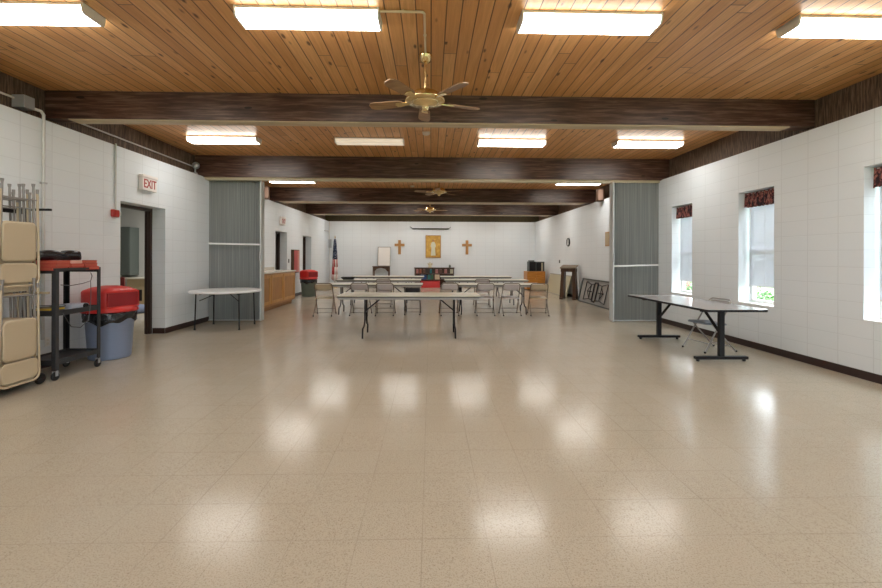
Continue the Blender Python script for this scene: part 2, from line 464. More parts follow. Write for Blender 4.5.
DOORS = [(6.74, 7.86, 0, 2.27), (13.36, 14.42, 0, 2.23), (16.2, 17.35, 0, 2.22)]
WINS = [(8.05, 8.74), (6.10, 6.82), (4.11, 4.81)]
side_wall('wall_left', XL, XL - TH, DOORS, 'wall_y')
side_wall('wall_right', XR, XR + TH, [(a, b, .68, 2.47) for a, b in WINS], 'wall_y')
struct(MB().box((XL, YB, 0), (XR, YB + .3, ZT)).build('wall_back', 'wall_x'))
b = MB()
for a_, c_ in (((XL, 0), (XR, .8)), ((XL, 2.7), (XR, ZT)), ((XL, .8), (XL + .8, 2.7)), ((XR - .8, .8), (XR, 2.7)), ((XL + .8, .8), (-1.2, 2.7)), ((1.4, .8), (1.8, 2.7))):
    b.box((a_[0], YF - .3, a_[1]), (c_[0], YF, c_[1]))
struct(b.build('wall_front', 'wall_x'))
for i_, (a_, c_) in enumerate(((-1.2, 1.4), (1.8, XR - .8))):  # unseen windows added behind the camera to let in more daylight
    r = sroot('window_%d' % (4 + i_), ((a_ + c_) / 2, YF - .2, 0)); h_ = (c_ - a_) / 2
    f = MB()
    for q in ((-h_, .8, -h_ + .06, 2.7), (h_ - .06, .8, h_, 2.7), (-h_ + .06, .8, h_ - .06, .86), (-h_ + .06, 2.64, h_ - .06, 2.7), (-.03, .86, .03, 2.64)): f.box((q[0], -.04, q[1]), (q[2], .04, q[3]))
    f.build('window_frame', 'white', r)
    for q in (-1, 1): MB().box((min(q * .03, q * (h_ - .06)), -.003, .86), (max(q * .03, q * (h_ - .06)), .003, 2.64)).build('pane', 'glass', r)

# rough dark boards between wall top and ceiling, set back on the wall
struct(MB().box((XL - .18, YF - .3, ZT), (XL - .24, 20.5, 3.66)).build('trim_1', 'fascia'))
struct(MB().box((XR + .18, YF - .3, ZT), (XR + .24, 20.5, 3.66)).build('trim_2', 'fascia'))
struct(MB().box((XL - .18, YB + .06, ZT), (XR + .18, YB + .12, 3.66)).build('trim_3', 'fascia_back'))
struct(MB().box((XL - .18, YF - .12, ZT), (XR + .18, YF - .06, 3.66)).build('trim_4', 'fascia'))

# glulam beams with a pale soffit strip
for i, (y, d, zb) in enumerate([(5.63, .20, 3.182), (9.14, .24, 3.088), (13.3, .5, 3.13), (17.2, .42, 3.13)]):
    r = sroot('trim_%d' % (5 + i), (0, y, 0))
    MB().box((XL - .175, 0, zb + .012), (XR + .175, d, ceil_z(y) + .03), .008).build('beam', 'beam', r)
    MB().box((XL + .12 if i != 1 else XL + .02, .012, zb), (XR - .16 if i != 1 else XR - .02, d - .012, zb + .014)).build('soffit_strip', 'palewood', r)

# baseboards
def baseboard(name, x, segs):
    b = MB()
    s = 1 if x < 0 else -1
    for (a, c) in segs: b.box((x, a, 0), (x + s * .012, c, .10), .003)
    return struct(b.build(name, 'base'))
baseboard('baseboard_left', XL, [(YF, 6.74), (7.86, 13.36), (14.42, 16.2), (17.35, YB)])
baseboard('baseboard_right', XR, [(YF, YB)])
struct(MB().box((XL, YB - .012, 0), (XR, YB, .10), .003).build('baseboard_back', 'base'))

# doors: brown steel frames at the far side of the reveal
for i, (y0, y1, z0, z1) in enumerate(DOORS):
    r = sroot('door_%d' % (i + 1), (XL - TH, (y0 + y1) / 2, 0))
    w = (y1 - y0) / 2
    f = MB()
    f.box((-.04, -w, 0), (.07, -w + .05, z1), .005).box((-.04, w - .05, 0), (.07, w, z1), .005).box((-.04, -w + .05, z1 - .05), (.07, w - .05, z1), .005)
    f.box((-.015, -w + .05, 0), (.025, -w + .065, z1 - .05)).box((-.015, w - .065, 0), (.025, w - .05, z1 - .05))
    f.build('door_frame', 'doorframe', r)
    b = MB().box((.08, w - .012, 0), (TH, w - .0005, .10), .003)
    b.build('reveal_base', 'base', r)
    if i == 0:   # leaf swung open into the side room
        lf = MB().box((-.05 - .92, -w - .06, .01), (-.05, -w - .015, z1 - .06), .004).build('door_leaf', 'doorframe', r)
        MB().lathe([(.012, 0), (.012, .03), (.026, .035), (.028, .06), (.015, .072)], (-.90, -w - .015, 1.0), 12, axis='Y').build('door_knob', 'brass', lf)
    elif i == 1:
        MB().box((-.05, -w + .3, .01), (-.09, w - .055, z1 - .06), .004).build('door_leaf', 'darkwood', r)
    else:
        MB().box((-.05, -w + .055, .01), (-.09, w - .055, z1 - .06), .004).build('door_leaf', 'dark', r)  # dark sheet filling the doorway, darkness of the interior put into its colour

# side room seen through the first door
struct(MB().box((-8.9, 4.6, -.2), (-5.14, 12.1, 0)).build('floor_side_room', 'floor'))
b = MB()
b.box((-8.9, 11.85, 0), (-5.14, 12.1, 2.8)).box((-8.9, 4.6, 0), (-8.7, 11.85, 2.8)).box((-8.7, 4.6, 0), (-5.14, 4.8, 2.8))
struct(b.build('wall_side_room', 'roomwall'))
struct(MB().box((-8.9, 4.6, 2.8), (-5.14, 12.1, 2.95)).build('ceiling_side_room', 'roomwall'))
# dark corridor behind the two far doors
b = MB(); b.box((-6.6, 12.8, -.2), (-5.14, 18.2, 0)).box((-6.6, 12.8, 0), (-6.5, 18.2, 2.8)).box((-6.5, 12.8, 0), (-5.14, 12.9, 2.8)).box((-6.5, 18.1, 0), (-5.14, 18.2, 2.8)).box((-6.6, 12.8, 2.8), (-5.14, 18.2, 2.9))
struct(b.build('wall_corridor', 'roomwall'))

# windows
for i, (y0, y1) in enumerate(WINS):
    z0, z1 = .68, 2.47; w = (y1 - y0) / 2; yc = (y0 + y1) / 2
    r = sroot('window_%d' % (i + 1), (XR, yc, 0))
    f = MB(); xa, xb = .20, .27
    f.box((xa, -w, z0), (xb, -w + .05, z1), .004).box((xa, w - .05, z0), (xb, w, z1), .004)
    f.box((xa, -w + .05, z0), (xb, w - .05, z0 + .06), .004).box((xa, -w + .05, z1 - .05), (xb, w - .05, z1), .004)
    f.box((xa + .01, -w + .05, 1.50), (xb - .01, w - .05, 1.55), .004)
    f.build('window_frame', 'white', r)
    MB().box((xa + .03, -w + .05, z0 + .06), (xa + .036, w - .05, 1.50)).build('pane', 'glass', r)
    MB().box((xa + .03, -w + .05, 1.55), (xa + .036, w - .05, z1 - .05)).build('pane', 'glass', r)
    MB().box((.0, -w + .001, z0 - .001), (xa - .001, w - .001, z0 + .012), .003).build('window_sill', 'white', r)

# ------------------------------------------------------------------ blinds and valances
spots = ['on the window nearest the grey partition', 'on the middle window behind the training table', 'on the window at the right edge']
for i, (y0, y1) in enumerate(WINS):
    w = (y1 - y0) / 2; yc = (y0 + y1) / 2
    bl = thing('window_blind', 'lowered white mini blind ' + spots[i], 'blind', (XR + .165, yc, 0), 0, 'white mini blinds')
    bot = (.93, .95, .90)[i]
    b = MB(); n = 58
    for k in range(n):
        z = bot + .03 + (2.42 - bot - .05) * k / n
        b.box((-.016, -w + .03, z), (.016, w - .03, z + .0014), 0, 0, Matrix.Rotation(math.radians(-62), 3, 'Y'))
    b.build('slats', 'blind', bl)
    MB().box((-.018, -w + .02, 2.42), (.018, w - .02, 2.466), .004).build('headrail', 'white', bl)
    MB().box((-.013, -w + .03, bot), (.013, w - .03, bot + .018), .004).build('bottom_rail', 'white', bl)
    MB().tube([(-.022, w - .07, 2.42), (-.024, w - .07, 1.55)], .004, 6).build('wand', 'white', bl)
    c = MB()
    for yy in (-w + .12, 0, w - .12): c.tube([(-.013, yy, 2.42), (-.013, yy, bot + .01)], .0015, 4)
    c.build('ladder_cords', 'white', bl)
    va = thing('valance', 'short gathered dark floral valance ' + spots[i], 'valance', (XR + .10, yc, 0), 0, 'dark floral valances')
    N = 64; vs = []; fs = []; zs = [2.455, 2.43, 2.39, 2.33, 2.27, 2.225]
    for side in (0, 1):
        for j, z in enumerate(zs):
            for k in range(N + 1):
                y = -w + .012 + (2 * w - .024) * k / N
                amp = .006 + .018 * j / (len(zs) - 1)
                x = amp * math.sin(k * 2 * PI / 7.1 + .6 * math.sin(k * .37 + i)) + side * .006
                vs.append((x, y, z + (.006 * math.sin(k * .9 + i * 2) if j == len(zs) - 1 else 0)))
    L = len(zs) * (N + 1)
    for side in (0, 1):
        for j in range(len(zs) - 1):
            for k in range(N):
                a = side * L + j * (N + 1) + k; fs.append([a, a + 1, a + N + 2, a + N + 1])
    for k in range(N):
        a = k; fs.append([a, a + 1, a + 1 + L, a + L]); a = (len(zs) - 1) * (N + 1) + k; fs.append([a, a + 1, a + 1 + L, a + L])
    MB().raw(vs, fs, 0, True).build('cloth', 'valance', va)
    MB().tube([(.003, -w + .002, 2.442), (.003, w - .002, 2.442)], .0035, 8).build('rod', 'white', va)

# ------------------------------------------------------------------ ceiling lights
def make_light():
    t = thing('ceiling_light', 'long wraparound ceiling light', 'light')
    L, W, H = .62, .125, .085
    MB().box((-L, -W, .062), (L, W, .087), .003).build('housing', 'white', t)
    pr = [(-W, .060), (-W + .010, .016), (-W + .030, 0), (W - .030, 0), (W - .010, .016), (W, .060)]
    b = MB().prism(pr, -L + .016, L - .016, 'X')
    b.mi = [1, 1, 1, 1, 0, 1, 1, 1]
    b.build('lens', ['lens', 'lens_side'], t)
    for s in (-1, 1):
        a, b_ = sorted((s * L, s * (L - .016)))
        MB().prism([(-W - .004, .087), (-W - .004, .058), (-W + .008, .012), (-W + .028, -.004), (W - .028, -.004), (W - .008, .012), (W + .004, .058), (W + .004, .087)], a, b_, 'X').build('end_plate', 'lampend', t)
    return t
L0 = make_light(); first = True
ROWS = [(3.79, [-3.57, -1.07, 1.41, 3.87], 'row nearest the camera'), (7.78, [-3.74, -1.11, 1.48, 4.02], 'second row'),
        (11.9, [-3.84, -1.04, 1.45, 4.16], 'third row'), (15.1, [-3.57, -1.04, 1.39, 3.84], 'row over the chairs'), (18.8, [-3.57, -1.04, 1.39, 3.84], 'row by the far wall'), (-.4, [-3.5, -1.03, 1.36, 3.8], 'added row behind the camera')]  # last row is unseen, added to light the hall from behind
PLACE = ['leftmost', 'second from left', 'third from left', 'rightmost']
DIM = {(1, 1), (2, 1), (2, 2)}
for i, (y, xs, rn) in enumerate(ROWS):
    for k, (x, pn) in enumerate(zip(xs, PLACE)):
        if i == 2 and k in (1, 2): continue
        loc = (x, y, ceil_z(y) - .087)
        lab = '%s long ceiling light, %s in the %s' % ('dim' if (i, k) in DIM else 'brightly lit', pn, rn)
        if first: o = L0; o.location = loc; o['label'] = lab; o['group'] = 'ceiling lights'; first = False
        else: o = dup(L0, loc, 0, lab, 'ceiling lights')
        if (i, k) in DIM:
            ln = [c for c in o.children if c.name.startswith('lens')][0]
            ln.data = ln.data.copy(); ln.data.materials[0] = M['lens_dim']; ln.data.materials[1] = M['lens_dim']
        o.rotation_euler = (math.atan2(ceil_z(y + .2) - ceil_z(y - .2), .4), 0, 0)

# ------------------------------------------------------------------ ceiling fans
def make_fan():
    t = thing('ceiling_fan', 'fan', 'fan')
    MB().lathe([(.022, -.09), (.05, -.075), (.066, -.02), (.068, -.012), (.058, -.006), (.058, 0)], n=24).build('canopy', 'brass', t)
    MB().lathe([(.014, -.40), (.014, -.08)], n=12).build('downrod', 'brass', t)
    MB().lathe([(.03, -.375), (.06, -.385), (.125, -.39), (.145, -.405), (.147, -.445), (.15, -.452), (.20, -.462), (.205, -.472), (.19, -.484), (.12, -.49)], n=32).build('motor_housing', 'brass', t)
    MB().lathe([(.0, -.575), (.025, -.572), (.036, -.55), (.036, -.525), (.10, -.515), (.135, -.50), (.14, -.489)], n=24).build('switch_housing', 'brass', t)
    for k in range(5):
        a = 2 * PI * k / 5 + .35
        R = Matrix.Rotation(a, 3, 'Z') @ Matrix.Rotation(math.radians(11), 3, 'X')
        out = [(.24, -.045), (.28, -.058), (.52, -.068), (.575, -.058), (.60, -.03), (.60, .03), (.575, .058), (.52, .068), (.28, .058), (.24, .045)]
        b = MB().prism(out, -.004, .004); b.v = [tuple(R @ Vector(v) + Vector((0, 0, -.478))) for v in b.v]
        bo = b.build('blade', 'blade', t)
        b = MB().prism([(.17, -.018), (.23, -.030), (.30, -.040), (.32, 0), (.30, .040), (.23, .030), (.17, .018)], -.010, -.0045)
        b.v = [tuple(R @ Vector(v) + Vector((0, 0, -.478))) for v in b.v]; b.build('blade_iron', 'brass', bo)
    return t
fan = make_fan(); fan.scale = (1.05, 1.05, 1.05); fan.location = (-.06, 4.50, ceil_z(4.5)); fan['group'] = 'brass ceiling fans'
fan['label'] = 'large brass ceiling fan on a downrod in front of the first dark beam'
dup(fan, (.21, 10.75, ceil_z(10.75)), .5, 'brass ceiling fan just past the partition beam, middle of the three fans', 'brass ceiling fans')
dup(fan, (-.02, 14.9, ceil_z(14.9)), 1.1, 'small distant brass ceiling fan nearest the far end wall', 'brass ceiling fans')

z = ceil_z(3.5) - .014
tag(MB().tube([(-.46, 3.70, z), (-.095, 3.70, z), (-.072, 3.705, z), (-.06, 3.73, z), (-.06, 4.43, z)], .011, 10)
    .tube([(-.235, 3.70, z + .003), (-.255, 3.70, z + .003)], .016, 8).tube([(-.06, 4.08, z + .003), (-.06, 4.10, z + .003)], .016, 8).build('conduit', 'conduitcream'),
    'cream conduit on the ceiling from a light to the large brass fan', 'conduit')
for (x, y, lab) in [(-.08, 7.30, 'small round cream smoke detector between the second row of ceiling lights'), (-.55, 12.75, 'tiny white ceiling detector beside the middle brass fan')]:
    t = thing('smoke_detector', lab, 'detector', (x, y, ceil_z(y)), 0, 'smoke detectors')
    MB().lathe([(.0, -.055), (.035, -.053), (.058, -.042), (.062, -.02), (.062, -.014)], n=24).build('cover', 'offwhite', t)
    MB().lathe([(.07, -.014), (.07, 0)], n=24).build('base_ring', 'conduitcream', t)

# ------------------------------------------------------------------ accordion partitions
def partition(name, x0, x1, y, lead, label, strapz):
    t = thing(name, label, 'partition', ((x0 + x1) / 2, y, 0), 0, 'grey accordion partitions')
    h = (x1 - x0) / 2; n = 46; z0, z1 = .035, 3.055
    b = MB(); pts = []
    for k in range(n + 1):
        x = -h + .02 + (2 * h - .04) * k / n
        pts.append((x, (.028 if k % 2 else -.028) + .014 * math.sin(k * .5)))
    vs = []
    for (px, py) in pts: vs += [(px, py, z0), (px, py, z1)]
    N = len(pts)
    for (px, py) in pts: vs += [(px, py + .012, z0), (px, py + .012, z1)]
    fs = []
    for k in range(N - 1):
        fs.append([2 * k, 2 * k + 2, 2 * k + 3, 2 * k + 1]); a = 2 * N + 2 * k; fs.append([a, a + 2, a + 3, a + 1])
        fs.append([2 * k + 1, 2 * k + 3, a + 3, a + 1]); fs.append([2 * k, 2 * k + 2, a + 2, a])
    b.raw(vs, fs).build('pleated_fabric', 'part', t)
    xl = h - .03 if lead > 0 else -h + .03
    p = MB().box((xl - .018, -.095, .012), (xl + .018, .095, z1), .012).build('lead_post', 'postgrey', t)
    MB().box((xl - .014, -.125, 1.32), (xl + .014, -.095, 1.50), .008).build('handle', 'galv', p)
    MB().box((xl - .012, -.108, 2.78), (xl + .012, -.094, 2.84), .004).build('latch', 'galv', p)
    MB().box((-h + .03, -.072, strapz), (h - .03, -.064, strapz + .035), .003, 0, Matrix.Rotation(math.radians(1.1 if lead > 0 else -1.6), 3, 'Y')).build('strap', 'strap', t)
    MB().box((-h + .02, -.06, .018), (h - .06, .06, .036), .004).build('bottom_sweep', 'postgrey', t)
    return t
partition('accordion_partition', XL + .01, -3.65, 9.36, 1, 'grey pleated accordion partition folded against the left wall behind the round table', 1.66)
partition('accordion_partition', 3.96, XR - .01, 9.24, -1, 'grey pleated accordion partition folded against the window wall on the right', 1.22)
tag(MB().box((XL + .01, 9.19, 3.056), (XR - .01, 9.37, 3.086), .004).build('partition_track', 'cream'), 'cream overhead track spanning the room under the second dark beam', 'track')

# ------------------------------------------------------------------ folding chairs
def U_tube(w_top, w_bot, yt, zt, yb, zb, rad=.06, n=5):
    """inverted U from left foot over the top to the right foot; sides lie on the line (yt,zt)-(yb,zb)"""
    L = math.hypot(yt - yb, zt - zb); ey, ez = (yt - yb) / L, (zt - zb) / L
    prof = [(-w_bot, 0.0), (-w_top, L - rad)] + [(-w_top + rad - rad * math.cos(PI / 2 * i / n), L - rad + rad * math.sin(PI / 2 * i / n)) for i in range(1, n + 1)]
    prof += [(-x, s) for x, s in reversed(prof)]
    return [(x, yb + ey * s, zb + ez * s) for x, s in prof]
def make_chair(seat_m, tube_m, back_m=None):
    t = thing('folding_chair', 'chair', 'chair'); back_m = back_m or seat_m
    MB().tube(U_tube(.205, .225, -.225, .775, .25, .01), .0115, 8).build('front_frame', tube_m, t)
    for s in (-1, 1):
        MB().tube([(s * .20, .11, .425), (s * .205, .02, .32), (s * .212, -.285, .01)], .0105, 8).build('rear_leg', tube_m, t)
        MB().lathe([(.015, 0), (.016, .025)], (s * .225, .25, 0), 8).build('foot_cap', 'rubber', t)
        MB().lathe([(.014, 0), (.015, .025)], (s * .212, -.287, 0), 8).build('foot_cap', 'rubber', t)
    MB().tube([(-.222, .17, .135), (.222, .17, .135)], .008, 6).build('front_stretcher', tube_m, t)
    MB().tube([(-.208, -.215, .08), (.208, -.215, .08)], .008, 6).build('rear_stretcher', tube_m, t)
    # seat: dished steel pan
    out = rrect(-.195, -.17, .195, .215, .05)
    b = MB()
    n = len(out); vs = []
    for sc, z_ in ((1, .405), (1, .425), (.93, .434), (.5, .424), (.06, .420)):
        vs += [(x * sc, .02 + (y - .02) * sc, z_ + (y - .02) * .04) for x, y in out]
    fs = [list(range(n))[::-1]]
    for i in range(4):
        for k in range(n): fs.append([i * n + k, i * n + (k + 1) % n, (i + 1) * n + (k + 1) % n, (i + 1) * n + k])
    fs.append([4 * n + k for k in range(n)])
    b.raw(vs, fs, 0, True).build('seat', seat_m, t)
    # back: curved steel panel
    N = 10; vs = []; fs = []
    ez, ey = .756, -.653
    for side in (0, 1):
        for i in range(N + 1):
            x = -.198 + .396 * i / N
            bow = -.028 * (1 - (2 * i / N - 1) ** 2) - .004 + side * .012
            low = .60 + .02 * abs(2 * i / N - 1) ** 3
            for zz in (low, low + .05, .72, .748, .755 - .012 * abs(2 * i / N - 1) ** 4):
                y = -.225 + (.775 - zz) * .621
                vs.append((x, y + bow, zz))
    S = (N + 1) * 5
    for side in (0, 1):
        for i in range(N):
            for k in range(4):
                a = side * S + i * 5 + k; fs.append([a, a + 5, a + 6, a + 1])
    for i in range(N):
        for k in (0, 4): a = i * 5 + k; fs.append([a, a + 5, a + 5 + S, a + S])
    for k in range(4):
        for i in (0, N): a = i * 5 + k; fs.append([a, a + 1, a + 1 + S, a + S])
    MB().raw(vs, fs, 0, True).build('backrest', back_m, t)
    return t
chair_tan = make_chair('tan', 'tube')
chair_grey = make_chair('greybeige', 'tube')
chair_blue = make_chair('bluegrey', 'steel', 'tableunder')
chair_dark = make_chair('darkgrey', 'tube')
CH = 'folding chairs at the long tables'
def put(o, x, y, rz, label, used=[], group=CH, scale=1.0):
    if o.name not in used:
        used.append(o.name); o.location = (x, y, 0); o.rotation_euler = (0, 0, rz); o['label'] = label; o['group'] = group; r = o
    else: r = dup(o, (x, y, 0), rz, label, group)
    r.scale = (scale, scale, scale)
    return r
put(chair_tan, -2.56, 10.36, .05, 'tan metal folding chair at the left end of the front row, beside the second bin')
put(chair_grey, -1.70, 10.42, -.03, 'grey-beige folding chair behind the left part of the front table, second from the left')
put(chair_grey, -1.10, 10.42, .02, 'grey-beige folding chair third from the left in the front row of chairs')
put(chair_dark, -.44, 10.56, 0, 'dark low folding chair pushed fully under the left long table', scale=.87)
put(chair_grey, .46, 10.42, .04, 'grey-beige folding chair seen over the right half of the front table, nearest the aisle')
put(chair_grey, 1.345, 10.42, -.04, 'grey-beige folding chair just beyond the right end of the front table')
put(chair_grey, 1.965, 10.42, .02, 'grey-beige folding chair second from the right in the front row')
put(chair_tan, 2.66, 10.40, -.10, 'tan metal folding chair at the right end of the front row, angled slightly')
put(chair_grey, -1.35, 12.34, .03, 'distant grey-beige folding chair tucked at the second left long table')
put(chair_grey, 1.50, 12.34, -.03, 'distant grey-beige folding chair tucked at the second right long table')
put(chair_blue, 4.26, 6.40, PI / 2 + .14, 'metal folding chair with a blue-grey seat between the training table and the windows', group='other chairs')

# ------------------------------------------------------------------ long folding tables
def make_long_table():
    t = thing('folding_table', 'table', 'table')
    l, w, h = 1.235, .38, .74
    MB().prism(rrect(-l, -w, l, w, .03), h - .012, h).build('tabletop', 'tabletop', t)
    e = MB(); e.prism(rrect(-l - .003, -w - .003, l + .003, w + .003, .032), h - .030, h - .0125)
    e.build('edge_band', 'tabledge', t)
    MB().box((-l + .03, -w + .02, h - .065), (l - .03, -w + .035, h - .031)).box((-l + .03, w - .035, h - .065), (l - .03, w - .02, h - .031)).box((-l + .03, -w + .035, h - .065), (-l + .045, w - .035, h - .031)).box((l - .045, -w + .035, h - .065), (l - .03, w - .035, h - .031)).build('apron', 'tableunder', t)
    for s in (-1, 1):
        x = s * .79
        for q in (-1, 1):
            MB().tube([(x, q * .10, h - .05), (x, q * .10, .27), (x + s * .004, q * .17, .19), (x + s * .008, q * .30, .165), (x + s * .012, q * .305, .0)], .0145, 8).build('leg', 'black', t)
        MB().tube([(x, -.26, h - .045), (x, .26, h - .045)], .0145, 8).tube([(x, -.10, .42), (x, .10, .42)], .011, 8).build('crossbar', 'black', t)
        MB().tube([(x - s * .005, 0, .45), (x - s * .30, 0, h - .05)], .0115, 8).build('brace', 'black', t)
    return t
T0 = make_long_table(); T0.location = (-.365, 7.63, 0); T0['label'] = 'long pale folding table nearest the camera, alone in front of the rows'; T0['group'] = 'long folding tables'
for x, y, rz, lab in [(-1.43, 10.70, 0, 'long pale folding table of the first row, left of the aisle'), (1.56, 10.70, .012, 'long pale folding table of the first row, right of the aisle'),
                      (-1.52, 12.75, 0, 'long pale folding table of the second row, left of the aisle'), (1.66, 12.75, .005, 'long pale folding table of the second row, right of the aisle'),
                      (-1.46, 14.95, 0, 'long pale folding table of the rearmost row, left of the aisle'), (1.58, 14.95, 0, 'long pale folding table of the rearmost row, right of the aisle')]:
    dup(T0, (x, y, 0), rz, lab, 'long folding tables')
tr = thing('tray', 'dark grey shallow tray on the second left long table', 'tray', (-2.42, 12.6, .74))
MB().prism(rrect(-.15, -.11, .15, .11, .03), 0, .01).build('tray_bottom', 'darkgrey', tr)
b = MB(); o1 = rrect(-.15, -.11, .15, .11, .03); o2 = rrect(-.21, -.16, .21, .16, .04); n = len(o1)
b.raw([(x, y, .01) for x, y in o1] + [(x, y, .075) for x, y in o2] + [(x * .97, y * .97, .075) for x, y in o2] + [(x * .97, y * .97, .012) for x, y in o1],
      [[i * n + k, i * n + (k + 1) % n, (i + 1) * n + (k + 1) % n, (i + 1) * n + k] for i in range(3) for k in range(n)]).build('tray_rim', 'darkgrey', tr)

# round table by the left partition
t = thing('round_table', 'white round folding table with thin black legs by the left partition', 'table', (-4.08, 8.57, 0))
MB().lathe([(.59, .700), (.640, .702), (.655, .715), (.655, .732), (.642, .742), (.3, .744), (.0, .744)], n=48).build('tabletop', 'whitetop', t)
for a in (40, 140, 220, 320):
    ca, sa = math.cos(math.radians(a)), math.sin(math.radians(a))
    lg = MB().tube([(ca * .53, sa * .53, .70), (ca * .55, sa * .55, .0)], .013, 8).build('leg', 'black', t)
    MB().lathe([(.019, 0), (.017, .03)], (ca * .55, sa * .55, 0), 10).build('foot_cap', 'rubber', lg)
for s in (-1, 1):
    MB().tube([(s * .36, -.30, .675), (s * .36, .30, .675)], .012, 8).tube([(s * .37, -.29, .55), (s * .10, -.1, .69)], .008, 8).build('leg_bracket', 'black', t)

# grey training table with T legs
t = thing('training_table', 'grey-topped training table on black T-shaped legs by the windows', 'table', (4.02, 6.54, 0))
X0, X1, Y0, Y1 = -.42, .40, -1.12, 1.14
MB().prism(rrect(X0, Y0, X1, Y1, .05), .708, .732).build('tabletop', 'greytop', t)
MB().prism(rrect(X0 - .004, Y0 - .004, X1 + .004, Y1 + .004, .054), .700, .728).build('edge_band', 'black', t)
for y, s in ((-.86, 1), (.71, -1)):
    f = MB().box((-.42, y - .035, .028), (.30, y + .035, .068), .006).build('foot_bar', 'black', t)
    for q in (-1, 1): MB().lathe([(.020, 0), (.022, .018), (.012, .03)], (q * .32 - .06, y, 0), 10).build('glide', 'rubber', f)
    MB().box((-.095, y - .028, .066), (-.025, y + .028, .70), .006).build('leg', 'black', t)
    MB().tube([(-.06, y + s * .02, .38), (-.06, y + s * .40, .69)], .026, 4).build('brace', 'black', t)
    MB().box((-.34, y - .03, .672), (.34, y + .03, .700), .004).build('top_rail', 'black', t)

# ------------------------------------------------------------------ chair rack with hung folded chairs
rk = thing('chair_rack', 'black steel rolling rack hung with folded tan chairs at the left wall', 'rack', (-4.5, 4.43, 0))
MB().box((-.25, -.40, .055), (.25, .36, .080), .006).build('base_frame', 'black', rk)
for q in (-1, 1):
    b = MB().box((.03, q * .345 - .02, .08), (.075, q * .345 + .02, 1.90), .004); b.build('upright', 'navy', rk)
MB().box((.03, -.36, 1.86), (.07, .36, 1.90), .004).box((-.26, -.36, 1.90), (.32, -.33, 1.925), .003).box((-.26, .33, 1.90), (.32, .36, 1.925), .003).build('top_rail', 'black', rk)
MB().box((-.26, -.36, .985), (.30, -.33, 1.01), .003).box((-.26, .33, .985), (.30, .36, 1.01), .003).build('middle_rail', 'tan', rk)
for x in (-.2, .22):
    for y in (-.34, .33):
        MB().lathe([(.052, -.017), (.058, -.010), (.058, .010), (.052, .017)], (x, y, .058), 20, axis='X').build('caster', 'rubber', rk)
def folded_chair():
    """folded and hung upside down: feet up, rounded back at the bottom; faces +X, width along Y"""
    t = thing('folding_chair', 'x', 'chair')
    hw, r = .215, .075
    pts = [(0, -hw + .02, .99), (0, -hw, r)] + [(0, -hw + r - r * math.cos(PI / 2 * i / 6), r - r * math.sin(PI / 2 * i / 6)) for i in range(1, 7)]
    pts += [(x, -y, z) for x, y, z in reversed(pts)]
    MB().tube(pts, .0115, 8).build('front_frame', 'tan', t)
    for q in (-1, 1):
        MB().tube([(-.012, q * (hw - .035), .52), (-.014, q * (hw - .05), 1.05)], .0105, 8).build('rear_leg', 'tubegrey', t)
        MB().lathe([(.0118, -.03), (.0135, -.005), (.014, .02)], (0, q * (hw - .02), 1.00), 8).build('foot_cap', 'tubegrey', t)
        MB().lathe([(.0115, -.02), (.015, 0), (.016, .015)], (-.014, q * (hw - .05), 1.06), 8).build('foot_cap', 'tubegrey', t)
    def panel(name, y0, z0, z1, bow, r_):
        o = rrect(-y0, z0, y0, z1, r_); N = len(o); zc = (z0 + z1) / 2
        vs = [(-.006, y, z) for y, z in o] + [(.006, y, z) for y, z in o] + [(.010 + bow * .4, y * .9, zc + (z - zc) * .88) for y, z in o] + [(.010 + bow, y * .3, zc + (z - zc) * .3) for y, z in o]
        fs = [list(range(N))[::-1]] + [[i * N + k, i * N + (k + 1) % N, (i + 1) * N + (k + 1) % N, (i + 1) * N + k] for i in range(3) for k in range(N)] + [[3 * N + k for k in range(N)]]
        return MB().raw(vs, fs, 0, True).build(name, 'tan', t)
    panel('seat', .180, .25, .66, -.006, .05)
    panel('backrest', .200, .03, .235, -.010, .06)
    MB().tube([(0, -hw + .01, .90), (0, hw - .01, .90)], .007, 6).build('stretcher', 'tubegrey', t)
    return t
FC = folded_chair(); fc_used = False
ordn = ['outermost', 'second from the outside', 'third from the outside', 'fourth from the outside', 'fifth from the outside', 'nearest the wall']
for tier, z in (('upper', 1.095), ('lower', .095)):
    for k in range(6):
        x = -4.215 - .052 * k + (.026 if tier == 'lower' else 0); y = 4.455 + (.012 if k % 2 else 0) - (.02 if tier == 'lower' else 0)
        zz = z - (.09 if k % 3 == 1 else 0) * (1 if tier == 'upper' else 0)
        lab = 'tan folding chair hung folded on the %s tier of the rack, %s' % (tier, ordn[k])
        if not fc_used: FC.location = (x, y, zz); FC['label'] = lab; FC['group'] = 'folded chairs on the rack'; fc_used = True
        else: dup(FC, (x, y, zz), 0, lab, 'folded chairs on the rack')

# ------------------------------------------------------------------ black utility cart and what stands on it
ct = thing('utility_cart', 'black steel rolling cart with three shelves beside the chair rack', 'cart', (-4.42, 5.19, 0))
cx, cy = .215, .325
for sx in (-1, 1):
    for sy in (-1, 1):
        x, y = sx * cx, sy * cy
        b = MB().box((x - sx * .045, y - sy * .003, .11), (x, y, 1.265)).box((x - sx * .003, y - sy * .045, .11), (x, y - sy * .003, 1.265))
        b.build('post', 'darkgrey' if sx > 0 else 'black', ct)
        c = MB().lathe([(.042, -.014), (.048, -.008), (.048, .008), (.042, .014)], (x - sx * .02, y - sy * .02, .048), 20, axis='X').build('caster', 'rubber', ct)
        MB().box((x - sx * .02 - .022, y - sy * .02 - .016, .05), (x - sx * .02 - .016, y - sy * .02 + .016, .112)).box((x - sx * .02 + .016, y - sy * .02 - .016, .05), (x - sx * .02 + .022, y - sy * .02 + .016, .112)).box((x - sx * .02 - .022, y - sy * .02 - .016, .106), (x - sx * .02 + .022, y - sy * .02 + .016, .112)).build('caster_fork', 'galv', c)
